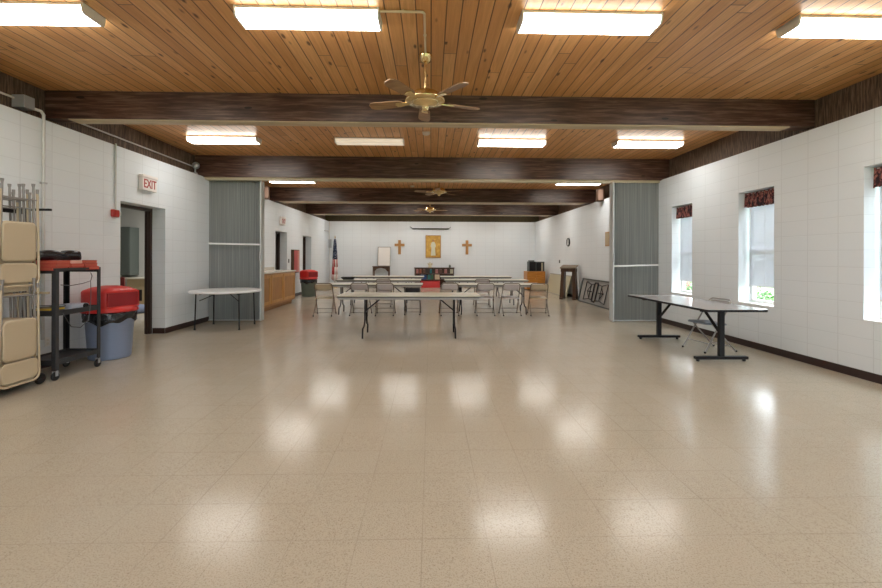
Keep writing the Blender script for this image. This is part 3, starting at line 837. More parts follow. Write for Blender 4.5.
for z_ in (.20, .755, 1.235):
    b = MB().box((-cx + .004, -cy + .004, z_), (cx - .004, cy - .004, z_ + .004))
    b.box((cx - .006, -cy + .004, z_ - (.03 if z_ < 1 else 0)), (cx - .004, cy - .004, z_ + .03)).box((-cx + .004, -cy + .004, z_ - .03), (-cx + .006, cy - .004, z_ + .03))
    b.box((-cx + .006, -cy + .004, z_ - .03), (cx - .006, -cy + .006, z_ + .03)).box((-cx + .006, cy - .006, z_ - .03), (cx - .006, cy - .004, z_ + .03))
    b.build('shelf', 'darkgrey', ct)
def book(w, d, h, m, name, lab, loc, rz, group=None):
    t = thing(name, lab, 'book', loc, rz, group)
    MB().box((-w, -d, 0), (w, d, .004), .001).box((-w, -d, h - .004), (w, d, h), .001).box((-w, -d, .004), (-w + .004, d, h - .004), .001).build('cover', m, t)
    MB().box((-w + .005, -d + .005, .0045), (w - .005, d - .005, h - .0045)).build('page_block', 'redpages', t)
    return t
zb = 1.2395
RB = 'red books on the cart'
for i, (y, k, m_, lab) in enumerate([
        (-.235, 0, 'hymnal', 'red hardback at the bottom of the pile nearest the chair rack'), (-.225, 1, 'hymnal', 'red hardback second in the pile nearest the chair rack'), (-.23, 2, 'hymnal', 'red hardback topping the pile nearest the chair rack, under the black case'),
        (-.02, 0, 'hymnal', 'red hardback at the bottom of the middle pile on the cart'), (-.015, 1, 'hymnal', 'red hardback second in the middle pile, under the pale box'),
        (.205, 0, 'hymnal', 'red hardback at the bottom of the pile nearest the bin'), (.20, 1, 'hymnal', 'red hardback second in the pile nearest the bin'), (.18, 2, 'hymnal_dark', 'maroon hardback topping the pile nearest the bin')]):
    book(.14, .098, .038, m_, 'book', lab, (-4.36 + .01 * (i % 3), 5.19 + y, zb + .0382 * k), .04 * ((i * 7) % 5 - 2), RB)
tag(MB().box((-.12, -.085, 0), (.12, .085, .037), .004).build('card_box', 'salmon', None, (-4.345, 5.17, zb + .0765)), 'pale salmon flat box on the middle pile of red books', 'box')
bg = thing('equipment_case', 'long soft black case lying on the red books on the cart', 'case', (-4.42, 5.15, zb + .115), -.06)
b = MB(); N = 14; vs = []; sec = 16
for i in range(N + 1):
    u = i / N; y = -.28 + .56 * u; s_ = (.55 + .45 * math.sin(PI * min(1, u * 1.4 + .1)) if u < .6 else .92 + .10 * math.sin((u - .6) * 9)); s_ = max(.35, s_)
    if i in (0, N): s_ *= .55
    hz = .060 * s_; cz = hz + .004 * 0
    for k in range(sec):
        q = 2 * PI * k / sec
        vs.append((.065 * s_ * math.copysign(abs(math.cos(q)) ** .6, math.cos(q)), y, hz + hz * math.copysign(abs(math.sin(q)) ** .6, math.sin(q))))
fs = [[i * sec + k, i * sec + (k + 1) % sec, (i + 1) * sec + (k + 1) % sec, (i + 1) * sec + k] for i in range(N) for k in range(sec)] + [list(range(sec))[::-1], [N * sec + k for k in range(sec)]]
b.raw(vs, fs, 0, True).build('case_body', 'bag', bg)
MB().tube([(.063, -.10, .05), (.085, -.06, .065), (.088, .02, .068), (.062, .06, .055)], .008, 6).build('carry_handle', 'rubber', bg)
MB().tube([(.066, -.2, .062), (.066, .22, .062)], .003, 5).build('zip', 'darkgrey', bg)
tag(MB().box((-.09, -.10, 0), (.09, .10, .018), .003).build('envelope', 'yellow', None, (-4.36, 4.965, .7885)), 'yellow card packet on the middle shelf of the cart', 'card')
dv = thing('projector', 'silver-blue box with black cables on the middle shelf of the cart', 'device', (-4.36, 5.26, .7595))
MB().box((-.11, -.14, 0), (.11, .14, .065), .02).build('device_body', 'silverdev', dv)
MB().lathe([(.035, 0), (.03, .02)], (.11, .07, .033), 16, axis='X').build('lens_ring', 'black', dv)
cb = MB()
for j in range(5):
    pts = []
    for i in range(26):
        a = i * 2 * PI / 24; r_ = .085 + .008 * j
        pts.append((r_ * math.cos(a) * (1 + .1 * math.sin(j * 2)), r_ * 1.05 * math.sin(a), .008 + .013 * j + .004 * math.sin(a * 3 + j)))
    cb.tube(pts, .0065, 6)
tag(cb.build('cable_coil', 'cable', None, (-4.40, 5.03, .761)), 'coil of dark cable on the middle shelf of the cart', 'cable')
# hanging power cord of the cart
tag(MB().tube([(-4.205 + .012, 5.34, 1.20), (-4.18, 5.345, 1.16), (-4.185, 5.33, 1.10), (-4.19, 5.22, 1.075), (-4.19, 5.05, 1.06), (-4.195, 4.92, 1.075)], .005, 6)
    .tube([(-4.186, 5.33, 1.10), (-4.186, 5.335, .95), (-4.187, 5.33, .80)], .004, 6)
    .tube([(-4.187, 5.33, .80), (-4.186, 5.30, .62), (-4.186, 5.18, .55), (-4.187, 5.05, .58), (-4.187, 4.94, .75)], .004, 6).build('power_cord', 'cable'), 'grey power cord draped along the front of the black cart', 'cord')
ol = thing('wall_outlet', 'small white outlet plate low on the left wall behind the cart', 'outlet', (XL, 5.48, .32))
MB().box((0, -.036, -.058), (.007, .036, .058), .003).build('cover_plate', 'white', ol)
MB().box((.007, -.017, .008), (.009, .017, .036), .002).box((.007, -.017, -.036), (.009, .017, -.008), .002).build('sockets', 'offwhite', ol)

# ------------------------------------------------------------------ bins
def make_bin(name, label, loc, body, rz, s=1.0):
    t = thing(name, label, 'bin', loc, rz, 'bins with red dome lids')
    MB().lathe([(.0, 0), (.255, 0), (.268, .02), (.31, .62), (.328, .625), (.33, .665), (.318, .67), (.30, .66), (.29, .62)], n=40).build('bin_body', body, t)
    b = MB(); N = 60; vs = []
    zz = [(.655, .338), (.63, .337), (.60, .336), (.56, .334), (.52, .332)]
    for j, (z_, r_) in enumerate(zz):
        for k in range(N):
            a = 2 * PI * k / N
            rr = r_ + .007 * math.sin(a * 13 + j * 1.7) + .006 * math.sin(a * 5 + j)
            dz = (.03 * math.sin(a * 3 + 1) + .02 * math.sin(a * 8)) if j == len(zz) - 1 else 0
            vs.append((rr * math.cos(a), rr * math.sin(a), z_ + dz))
    fs = [[j * N + k, j * N + (k + 1) % N, (j + 1) * N + (k + 1) % N, (j + 1) * N + k] for j in range(len(zz) - 1) for k in range(N)]
    o = b.raw(vs, fs, 0, True).build('bag_skirt', 'bag', t)
    sd = o.modifiers.new('thick', 'SOLIDIFY'); sd.thickness = .004; sd.offset = -1
    # lid: round flange, rounded-square hood, domed cap
    N = 64
    def ring(r, sq, z_):
        out = []
        for k in range(N):
            a = 2 * PI * k / N; e = 2 + sq
            d = (abs(math.cos(a)) ** e + abs(math.sin(a)) ** e) ** (-1 / e)
            out.append((r * d * math.cos(a), r * d * math.sin(a), z_))
        return out
    secs = [(.31, 0, .655), (.360, 0, .658), (.362, 0, .675), (.352, 0, .70), (.315, .6, .715), (.288, 3, .735), (.278, 5, .93), (.268, 4, .955), (.20, 1.5, .995), (.09, 0, 1.015), (.01, 0, 1.018)]
    vs = []
    for r_, sq, z_ in secs: vs += ring(r_, sq, z_)
    fs = [[i * N + k, i * N + (k + 1) % N, (i + 1) * N + (k + 1) % N, (i + 1) * N + k] for i in range(len(secs) - 1) for k in range(N)]
    fs += [list(range(N))[::-1], [(len(secs) - 1) * N + k for k in range(N)]]
    lid = MB().raw(vs, fs, 0, True).build('dome_lid', 'red', t)
    # swing flap on one face of the hood
    MB().box((.272, -.225, .735), (.288, .225, .925), .006).build('flap', 'darkred', lid)
    MB().tube([(.287, -.235, .730), (.287, .235, .730), (.281, .235, .935), (.281, -.235, .935)], .010, 6, 0, True).build('flap_frame', 'red', lid)
    t.scale = (s * .925, s * .925, s)
    return t
make_bin('trash_bin', 'blue-grey round bin with a red dome lid between the cart and the doorway', (-4.46, 6.02, 0), 'bluebin', math.radians(-20), .98)
make_bin('trash_bin', 'grey-green round bin with a red dome lid past the oak counter', (-4.36, 15.3, 0), 'greenbin', math.radians(-35), .94)

# ------------------------------------------------------------------ left wall fittings
def exit_sign(label, loc, w, h):
    t = thing('exit_sign', label, 'sign', loc, 0, 'exit signs')
    MB().box((0, -w / 2, -h / 2), (.07, w / 2, h / 2 - .05), .006).build('sign_box', 'signwhite', t)
    MB().box((-.0, -w / 2 - .012, h / 2 - .05), (.085, w / 2 + .012, h / 2), .01).build('canopy', 'signwhite', t)
    tx = text_mesh('lettering', 'EXIT', h * .78, 'signred', .002, t, .0015)
    tx.matrix_local = Matrix.Translation((.072, 0, -.025)) @ Matrix(((0, 0, 1, 0), (1, 0, 0, 0), (0, 1, 0, 0), (0, 0, 0, 1))) @ Matrix.Diagonal((w / h * .56, 1, 1, 1))
    return t
exit_sign('white box sign reading EXIT in red above the near doorway', (XL, 7.33, 2.645), .36, .26)
exit_sign('small distant white box sign reading EXIT above the first far doorway', (XL, 13.9, 2.575), .38, .26)
al = thing('fire_alarm', 'red fire alarm horn on the left wall beside the near doorway', 'alarm', (XL - .002, 6.60, 2.06))
MB().box((0, -.065, -.055), (.045, .065, .055), .008).build('back_box', 'redsign', al)
MB().box((.045, -.055, -.045), (.075, .025, .045), .006).build('horn_grille', 'redsign', al)
MB().box((.045, .03, -.03), (.07, .06, .03), .006).build('strobe_lens', 'signwhite', al)
tag(MB().tube([(XL + .014, 6.62, 2.115), (XL + .014, 6.62, ZT + .02)], .012, 10).build('conduit', 'conduit'), 'thin painted conduit rising from the red fire alarm', 'conduit')
cd = thing('conduit', 'grey conduit running down the left wall behind the cart from a junction box', 'conduit', (XL, 5.40, 0))
MB().tube([(.02, 0, .36), (.02, 0, 3.16), (.005, -.02, 3.20), (-.05, -.06, 3.215)], .018, 10).build('pipe', 'conduit', cd)
b = MB()
for z_ in (2.30, 1.2): b.box((0, -.035, z_), (.042, .035, z_ + .022), .004)
b.build('pipe_clamps', 'galv', cd)
jb = MB().box((-.18, -.20, 3.19), (-.03, -.06, 3.34), .006).build('junction_box', 'galv', cd)
tag(MB().tube([(XL - .155, -3.5, 3.30), (XL - .155, 5.30, 3.30)], .013, 8).build('conduit', 'conduit'), 'conduit along the dark boards above the left wall, nearer than the first beam', 'conduit')
tag(MB().tube([(XL - .155, 5.84, 3.30), (XL - .155, 9.08, 3.30)], .013, 8).build('conduit', 'conduit'), 'conduit along the dark boards between the first beam and the emergency lamp', 'conduit')
em = thing('emergency_lamp', 'small round white emergency lamp at the top left beside the partition beam', 'lamp', (XL - .17, 9.02, 3.32))
MB().lathe([(.0, -.03), (.055, -.02), (.075, .02), (.07, .06), (.03, .085), (0, .09)], (.07, -.005, .0), 20, axis='Y').build('lamp_head', 'galv', em)
MB().tube([(.07, 0, -.06), (.07, 0, -.15)], .018, 8).build('neck', 'galv', em)
MB().box((-.008, -.03, -.22), (.10, .045, -.15), .006).build('mount_box', 'galv', em)
sw = thing('light_switch', 'small dark switch on the left wall between the far doorways', 'switch', (XL, 14.6, 1.27))
MB().box((0, -.04, -.065), (.01, .04, .065), .003).build('cover_plate', 'darkgrey', sw)
MB().box((.01, -.008, -.014), (.02, .008, .014), .002).build('toggle', 'black', sw)
fx = thing('fire_cabinet', 'tall red cabinet with a pale strip on the left wall between far doorways', 'cabinet', (XL, 15.15, 1.25))
MB().box((0, -.32, -.41), (.10, .32, .41), .008).build('cabinet_frame', 'darkwood', fx)
MB().box((.10, -.29, -.38), (.108, .11, .38), .003).build('red_panel', 'redsign', fx)
MB().box((.10, .12, -.38), (.108, .20, .38), .003).build('pale_panel', 'salmon', fx)
MB().box((.10, .21, -.38), (.108, .29, .38), .003).build('edge_panel', 'redsign', fx)
cd = thing('conduit', 'grey conduit in the far left corner beside the flag', 'conduit', (XL + .03, YB - .03, 0))
MB().tube([(.005, 0, .12), (.005, 0, 3.1)], .02, 8).build('pipe', 'conduit', cd)
MB().tube([(.003, -.01, 2.62), (.003, -.9, 2.62)], .018, 8).build('branch_pipe', 'conduit', cd)
MB().box((-.02, -.07, 1.85), (.12, .02, 2.25), .01).build('panel_box', 'galv', cd)

# wooden box speakers at the ends of the third beam
for x, lab, s in ((XL + .10, 'small wooden box speaker high on the left wall before the third beam', 1), (XR - .09, 'small wooden box speaker high on the right wall before the third beam', -1)):
    t = thing('wall_speaker', lab, 'speaker', (x, 12.3, 3.24), s * .25, 'wooden box speakers')
    MB().box((-.10, -.10, -.18), (.10, .10, .18), .006).build('speaker_box', 'darkwood', t)
    MB().box((-.05, -.108, -.15), (.08, -.10, .15), .003).build('grille', 'speaker_grille', t)

# ------------------------------------------------------------------ oak counter
ko = thing('base_cabinet', 'golden oak base cabinet run along the left wall behind the partition', 'cabinet', (XL, 9.62, 0))
Lc = 3.58; D = .655
MB().box((.013, 0, .11), (D, Lc, .965), .004).build('carcass', 'oakshade', ko)
MB().box((.013, .02, 0), (D - .075, Lc - .06, .11)).build('toe_kick', 'oakdark', ko)
for (a, c) in ((.04, .66), (.70, 1.58), (1.62, 2.52), (2.56, 3.54)):
    f = MB(); z0, z1, fw = .17, .925, .075
    f.box((D, a, z0), (D + .018, a + fw, z1), .003).box((D, c - fw, z0), (D + .018, c, z1), .003).box((D, a + fw, z0), (D + .018, c - fw, z0 + fw), .003).box((D, a + fw, z1 - fw), (D + .018, c - fw, z1), .003)
    dr = f.build('door', 'oak', ko)
    MB().box((D, a + fw, z0 + fw), (D + .003, c - fw, z1 - fw)).build('door_panel', 'oakshade', dr)
wt = thing('worktop', 'pale laminate worktop on the oak base cabinets', 'worktop', (XL, 9.62, .9655))
MB().box((.001, -.02, 0), (.69, 3.61, .038), .006).build('counter_slab', 'laminate', wt)
MB().box((.001, -.02, .038), (.02, 3.61, .13), .004).build('backsplash', 'laminate', wt)
fc = thing('faucet', 'small chrome faucet on the worktop beside the left partition', 'faucet', (XL + .16, 10.35, 1.004))
MB().lathe([(.03, 0), (.026, .02), (.014, .03), (.014, .07)], n=14).build('faucet_base', 'steel', fc)
MB().tube([(0, 0, .05), (0, 0, .16), (.03, 0, .21), (.09, 0, .215), (.14, 0, .18)], .010, 8).build('spout', 'steel', fc)
for s in (-1, 1): MB().lathe([(.016, 0), (.018, .03), (.012, .05)], (0, s * .09, 0), 10).build('tap_handle', 'steel', fc)
tag(MB().lathe([(.05, 0), (.07, .01), (.11, .05), (.115, .055), (.105, .053), (.06, .016), (0, .014)], n=24).build('dish', 'white', None, (XL + .40, 11.3, 1.004)), 'small white dish on the worktop near the middle cabinet door', 'dish')

# ------------------------------------------------------------------ far end wall
yb = YB - .001
fg = thing('flag', 'United States flag hanging furled on a pole in the far left corner', 'flag', (-4.42, 19.75, 0))
MB().lathe([(.16, 0), (.16, .03), (.05, .06), (.02, .10), (.02, .14)], n=24).build('flag_base', 'brass', fg)
pl = MB().tube([(0, 0, .10), (0, 0, 2.28)], .014, 8).build('pole', 'crosswood', fg)
MB().lathe([(.012, 2.28), (.03, 2.31), (.018, 2.35), (.0, 2.42)], n=12).build('finial', 'brass', pl)
b = MB(); N = 52; zz = [2.24, 2.1, 1.9, 1.62, 1.3, .95, .6, .34]; vs = []
for j, z_ in enumerate(zz):
    u = j / (len(zz) - 1)
    for k in range(N):
        a = 2 * PI * k / N; r_ = (.025 + .085 * u ** .8) * (1 + .22 * math.sin(a * 6 + u * 1.5))
        vs.append((r_ * math.cos(a) * 1.15, r_ * math.sin(a) * .8, z_ + (.05 * math.sin(a * 2 + 1) if j == len(zz) - 1 else 0)))
for j in range(len(zz) - 1):
    for k in range(N):
        tw = (k + j * 2) % N
        mi = 0 if (zz[j] > 1.5) else (1 if (tw // 4) % 2 else 2)
        b.raw([vs[j * N + k], vs[j * N + (k + 1) % N], vs[(j + 1) * N + (k + 1) % N], vs[(j + 1) * N + k]], [[0, 1, 2, 3]], mi, True)
o = b.build('cloth', ['canton', 'stripe_red', 'stripe_white'], fg)
sd = o.modifiers.new('thick', 'SOLIDIFY'); sd.thickness = .004
# small dark table with a white board standing on it
st = thing('side_table', 'small dark wooden table with shaped apron at the far end wall', 'table', (-2.30, 19.98, 0))
MB().box((-.40, -.24, .955), (.40, .24, .985), .006).build('tabletop', 'darkwood', st)
b = MB().prism([(-.36, .955), (-.36, .74), (-.30, .74), (-.20, .86), (0, .90), (.20, .86), (.30, .74), (.36, .74), (.36, .955)], -.215, -.195, 'Y'); b.build('apron', 'darkwood', st)
for sx in (-1, 1):
    for sy in (-1, 1): MB().tube([(sx * .355, sy * .20, .955), (sx * .36, sy * .205, .0)], [.028, .02], 8).build('leg', 'darkwood', st)
wb = thing('whiteboard', 'white board in a thin dark frame standing on the small dark table', 'board', (-2.2, 20.10, .9855), 0)
Rb = Matrix.Rotation(math.radians(-9), 3, 'X')
b = MB().box((-.28, -.008, .02), (.28, .008, .90)); b.v = [tuple(Rb @ Vector(v)) for v in b.v]; b.build('board_panel', 'board', wb)
b = MB().box((-.30, -.014, 0), (-.28, .014, .92), .003).box((.28, -.014, 0), (.30, .014, .92), .003).box((-.28, -.014, .9), (.28, .014, .92), .003).box((-.28, -.014, 0), (.28, .014, .02), .003); b.v = [tuple(Rb @ Vector(v)) for v in b.v]; b.build('board_frame', 'tube', wb)
for x, lab in ((-1.478, 'wooden cross on the far end wall, left of the gold painting'), (1.745, 'wooden cross on the far end wall, right of the gold painting')):
    cr = thing('wall_cross', lab, 'cross', (x, yb, 1.885), 0, 'wooden wall crosses')
    MB().box((-.065, -.035, -.34), (.065, 0, .34), .006).build('upright', 'crosswood', cr)
    MB().box((-.235, -.042, .05), (.235, -.004, .17), .006).build('crossbar', 'crosswood', cr)
pt = thing('painting', 'gold painting of a standing pale robed figure in the centre of the far wall', 'painting', (.13, yb, 1.92))
MB().box((-.345, -.02, -.52), (.345, 0, .52)).build('canvas', 'gold', pt)
MB().box((-.365, -.035, -.54), (-.335, 0, .54), .004).box((.335, -.035, -.54), (.365, 0, .54), .004).box((-.335, -.035, .51), (.335, 0, .54), .004).box((-.335, -.035, -.54), (.335, 0, -.51), .004).build('frame', 'crosswood', pt)
MB().prism([(-.115, -.43), (.115, -.43), (.085, -.05), (.125, .02), (.105, .12), (.07, .20), (.03, .225), (-.03, .225), (-.07, .20), (-.105, .12), (-.125, .02), (-.085, -.05)], -.024, -.019, 'Y').build('painted_robe', 'robe', pt)
MB().prism(arc(0, .29, .055, 0, 2 * PI * 15 / 16, 15), -.024, -.019, 'Y').build('painted_head', 'skin', pt)
ps = thing('projection_screen', 'long dark bar of a rolled projection screen above the gold painting', 'screen', (0, YB + .003, 2.80))
MB().tube([(-.86, -.06, -.03), (.86, -.06, -.03)], .028, 10).build('roller_bar', 'darkgrey', ps)
for s in (-1, 1): MB().tube([(s * .86, -.06, -.03), (s * .92, -.055, .02), (s * .95, -.03, .06), (s * .95, 0, .06)], .012, 8).build('bracket', 'darkgrey', ps)
MB().tube([(-.93, -.045, .03), (-1.0, -.03, .06)], .010, 6).build('pull_hook', 'darkgrey', ps)
# bookcase
bc = thing('bookcase', 'low dark red-brown bookcase under the gold painting', 'bookcase', (.185, YB - .165, 0))
for a_, c_ in ((-.93, -.90), (.90, .93), (-.01, .015)): MB().box((a_, -.15, 0), (c_, .15, .88)).build('side_panel', 'darkwood', bc)
MB().box((-.95, -.17, .88), (.95, .155, .925), .005).build('top', 'darkwood', bc)
for z_ in (.06, .34, .62): MB().box((-.90, -.15, z_), (.90, .15, z_ + .025)).build('shelf', 'darkwood', bc)
MB().box((-.90, .14, .085), (.90, .15, .88)).build('back_panel', 'darkwood', bc)
cols = {'blue': (.03, .08, .22), 'teal': (.03, .16, .16), 'cream': (.58, .52, .36), 'rust': (.35, .10, .05), 'green': (.04, .13, .06), 'pink': (.45, .18, .16), 'brown': (.16, .08, .05), 'grey': (.3, .3, .28)}
for k_, v_ in cols.items(): M['bk_' + k_] = mat('book_' + k_, v_, .6)
def shelf_book(x, z_, h, w, c, lab):
    t = thing('book', lab, 'book', (x, YB - .20, z_), 0, 'books in the far bookcase')
    MB().box((-w / 2, -.09, 0), (w / 2, .09, h), .004).build('cover', 'bk_' + c, t)
    MB().box((-w / 2 + .004, -.086, h), (w / 2 - .004, .088, h + .002)).build('page_block', 'pages', t)
sl = [('pink', 'leftmost on the upper shelf of the far bookcase'), ('rust', 'second on the upper shelf of the far bookcase'), ('brown', 'upper shelf, left of the middle divider of the far bookcase'), ('teal', 'upper shelf, leaning against the middle divider of the far bookcase')]
xs = [-.62, -.47, -.30, 0.02]
for x, (c, l) in zip(xs, sl): shelf_book(x, .6455, .2, .10, c, c + ' book, ' + l)
for x, c, l in ((.30, 'pink', 'first right of the divider, upper shelf of the far bookcase'), (.48, 'brown', 'second right of the divider, upper shelf of the far bookcase'), (.72, 'pink', 'third right of the divider, upper shelf of the far bookcase'), (1.0, 'cream', 'rightmost on the upper shelf of the far bookcase')): shelf_book(x, .6455, .19, .13, c, c + ' book, ' + l)
for x, w, c, l in ((-.33, .28, 'blue', 'wide, lower shelf of the far bookcase above the red box'), (-.06, .14, 'teal', 'lower shelf of the far bookcase, beside the wide blue one'), (.08, .10, 'green', 'lower shelf of the far bookcase, left of the cream one'), (.32, .22, 'cream', 'lower shelf of the far bookcase above the red box')): shelf_book(x, .3655, .22, w, c, c + ' binder, ' + l)
tag(MB().box((-.44, -.16, 0), (.44, .16, .27), .012).box((-.45, -.17, .27), (.45, .17, .30), .008).build('storage_box', 'red', None, (0, YB - .50, 0)), 'long red storage box on the floor before the far bookcase', 'box')
fgx = thing('figurine', 'small cream figurine on top of the far bookcase', 'figurine', (-.02, YB - .17, .9255))
MB().lathe([(.10, 0), (.10, .015), (.07, .05), (.035, .16), (.02, .20)], n=16).build('figurine_body', 'bk_cream', fgx)
MB().lathe([(.0, .195), (.025, .205), (.03, .235), (.02, .26), (0, .268)], n=12).build('figurine_head', 'bk_cream', fgx)
for s in (-1, 1): MB().prism([(0, .19), (s * .12, .21), (s * .10, .10), (s * .03, .09)], .01, .03, 'Y').build('wing', 'bk_cream', fgx)
tag(MB().lathe([(.04, 0), (.055, .03), (.05, .09), (.03, .11), (.035, .13)], n=14).build('vase', 'greenbin', None, (.92, YB - .17, .9255)), 'small dark green vase at the right end of the far bookcase', 'vase')

# ------------------------------------------------------------------ right wall, far part
ck = thing('wall_clock', 'round black-rimmed clock on the far right wall', 'clock', (XR, 15.35, 1.97))
MB().lathe([(.0, 0), (.155, 0), (.155, -.035), (.14, -.045), (.13, -.035), (.13, -.02)], n=32, axis='X').build('rim', 'black', ck)
MB().lathe([(.13, -.018), (.13, -.024)], n=32, axis='X').build('dial', 'clockface', ck)
MB().box((-.030, -.006, -.01), (-.027, .006, .085)).box((-.030, -.07, -.006), (-.027, .01, .006)).build('hands', 'black', ck)
tm = thing('thermostat', 'small grey thermostat on the far right wall below the clock', 'thermostat', (XR + .002, 16.4, 1.26))
MB().box((-.03, -.04, -.06), (0, .04, .06), .006).build('thermostat_body', 'darkgrey', tm)
MB().box((-.034, -.02, .01), (-.03, .02, .04), .001).build('display', 'galv', tm)
pf = thing('picture_frame', 'wood-framed picture on the right wall just past the right partition', 'picture', (XR, 11.92, 1.94))
MB().box((-.025, -.15, -.20), (0, .15, .20), .004).build('frame', 'crosswood', pf)
MB().box((-.027, -.12, -.17), (-.0245, .12, .17)).build('picture', 'tanpanel', pf)
oc = thing('cabinet', 'orange-brown wooden cabinet in the far right corner behind the tables', 'cabinet', (4.50, 18.25, 0), .08)
MB().box((-.40, -.25, .06), (.40, .25, .82), .006).build('carcass', 'orangewood', oc)
MB().box((-.37, -.22, 0), (.37, .22, .06)).build('plinth', 'darkwood', oc)
for s in (-1, 1):
    d = MB().box((s * .20 - .185, -.268, .10), (s * .20 + .185, -.25, .79), .004).build('door', 'orangewood', oc)
    MB().lathe([(.012, 0), (.016, -.02), (.0, -.025)], (s * .04, -.268, .5), 10, axis='Y').build('knob', 'brass', d)
s1 = thing('speaker_cabinet', 'taller dark green speaker cabinet on the orange-brown cabinet', 'speaker', (4.36, 18.2, .8205), .08)
MB().box((-.15, -.16, 0), (.15, .16, .42), .01).build('box', 'greencab', s1); MB().box((-.13, -.168, .02), (.13, -.16, .40), .003).build('grille', 'black', s1)
MB().box((-.12, -.10, .42), (.10, .10, .47), .008).build('carry_cap', 'greencab', s1)
s2 = thing('speaker_cabinet', 'wider dark speaker case with a pale stripe on the orange-brown cabinet', 'speaker', (4.705, 18.25, .8205), .08)
MB().box((-.185, -.15, 0), (.185, .15, .38), .01).build('box', 'greencab', s2); MB().box((-.17, -.158, .02), (.03, -.15, .36), .003).build('grille', 'black', s2); MB().box((.05, -.156, .01), (.10, -.15, .37), .002).build('stripe', 'bk_cream', s2)
MB().box((-.19, -.155, .38), (.19, .155, .41), .008).build('lid', 'black', s2)
lt = thing('leaning_panel', 'long beige table top leaning against the right wall behind the lectern', 'panel', (XR - .235, 16.25, 0))
R_ = Matrix.Rotation(math.radians(14), 3, 'Y')
b = MB().box((-.0, -1.3, 0), (.03, 1.3, .78), .006); b.v = [tuple(R_ @ Vector(v)) for v in b.v]; b.build('panel', 'beigepanel', lt)
b = MB().box((-.004, -1.31, .76), (.034, 1.31, .79), .004).box((-.004, -1.31, -.0), (.034, 1.31, .02), .004); b.v = [tuple(R_ @ Vector(v)) for v in b.v]; b.build('edge_band', 'tableunder', lt)
# lectern
lc = thing('lectern', 'dark wooden lectern with a sloped top standing by the right wall', 'lectern', (4.69, 14.25, 0), math.radians(-32))
b = MB().box((-.26, -.20, -.02), (.26, .22, .02), .006, 0, Matrix.Rotation(math.radians(12), 3, 'X')); b.v = [(x, y, z_ + 1.10) for x, y, z_ in b.v]; b.build('sloped_top', 'darkwood_top', lc)
MB().box((-.24, -.15, .93), (.24, .15, 1.045), .006).build('top_box', 'darkwood', lc)
for s in (-1, 1):
    p_ = [(-.16, .05), (.16, .05), (.13, .95), (-.13, .95)]
    b = MB().prism(p_, s * .175 - .05, s * .175 + .05, 'X'); b.v = [(x * (1 + .25 * (1 - z_)), y, z_) for x, y, z_ in b.v]; b.build('side_leg', 'darkwood', lc)
    MB().box((s * .215 - .06, -.20, 0), (s * .215 + .06, .20, .055), .01).build('foot', 'darkwood', lc)
# table folded and leaning, underside to the room
ft = thing('folding_table', 'folded table leaning on its side against the right wall, underside showing', 'table', (XR - .215, 12.48, 0))
R_ = Matrix.Rotation(math.radians(13), 3, 'Y')
def lean(b): b.v = [tuple(R_ @ Vector(v)) for v in b.v]; return b
lean(MB().box((.0, -1.22, .0), (.022, 1.22, .76), .004)).build('tabletop', 'tableunder', ft)
lean(MB().box((-.035, -1.22, 0), (-.0005, 1.22, .035), .003).box((-.035, -1.22, .725), (-.0005, 1.22, .76), .003).box((-.035, -1.22, .035), (-.0005, -1.19, .725), .003).box((-.035, 1.19, .035), (-.0005, 1.22, .725), .003)).build('apron', 'greencab', ft)
for s in (-1, 1):
    y0 = s * .80
    pts = [(-.022, y0, .10), (-.022, y0, .66), (-.022, y0 - s * .06, .66), (-.022, y0 - s * .40, .60), (-.022, y0 - s * .62, .62)]
    lean(MB().tube(pts, .013, 8).tube([(-.022, y0, .10), (-.022, y0 - s * .40, .16), (-.022, y0 - s * .62, .14)], .013, 8).tube([(-.022, y0 - s * .40, .16), (-.022, y0 - s * .40, .60)], .012, 8)).build('leg_frame', 'black', ft)
    lean(MB().tube([(-.028, y0 - s * .2, .38), (-.028, y0 - s * .52, .38)], .018, 8).tube([(-.028, y0 - s * .40, .20), (-.028, y0 - s * .2, .38), (-.028, y0 - s * .40, .56)], .010, 8)).build('brace', 'black', ft)
lean(MB().tube([(-.03, -.09 + .0, .10), (-.03, -.13, .16), (-.03, -.13, .60), (-.03, -.09, .66), (-.03, .09, .66), (-.03, .13, .60), (-.03, .13, .16), (-.03, .09, .10)], .022, 8, 0, True)).build('centre_frame', 'black', ft)

# ------------------------------------------------------------------ contents of the side room
lk = thing('wall_cabinet', 'dark grey-green cabinet on the far wall of the side room', 'cabinet', (-8.30, 11.845, .90))
MB().box((-.32, -.35, 0), (.30, 0, 1.29), .005).build('carcass', 'greencab', lk)
for s in (-1, 1): MB().box((s * .15 - .145 - .01, -.365, .02), (s * .15 + .145 - .01, -.35, 1.27), .004).build('door', 'greencab', lk)
wk = thing('bench', 'tan bench unit with a pale top seen through the near doorway', 'bench', (-7.85, 11.845, 0))
MB().box((-.60, -.42, .80), (.75, 0, .84), .004).build('bench_top', 'laminate', wk)
MB().box((-.22, -.36, .05), (.72, -.0, .80), .004).build('bench_body', 'tanpanel', wk)
for x in (-.10, .10): MB().box((x - .075, -.368, .22), (x + .075, -.36, .52), .003).build('vent_panel', 'black', wk)
tag(MB().lathe([(.20, 0), (.27, .04), (.25, .12), (.17, .19), (.05, .22), (.0, .225)], n=20, fn=lambda q, h: 1 + .12 * math.sin(3 * q + 9 * h)).build('laundry_bag', 'bluecloth', None, (-7.30, 10.75, 0)), 'crumpled blue-grey cloth bag on the side room floor', 'bag')
sc = thing('stool', 'dark red padded chair just inside the side room', 'chair', (-7.45, 10.1, 0), .3)
MB().box((-.20, -.20, .43), (.20, .20, .49), .02).build('seat', 'maroon', sc)
MB().box((-.20, .17, .55), (.20, .21, .90), .015).build('backrest', 'maroon', sc)
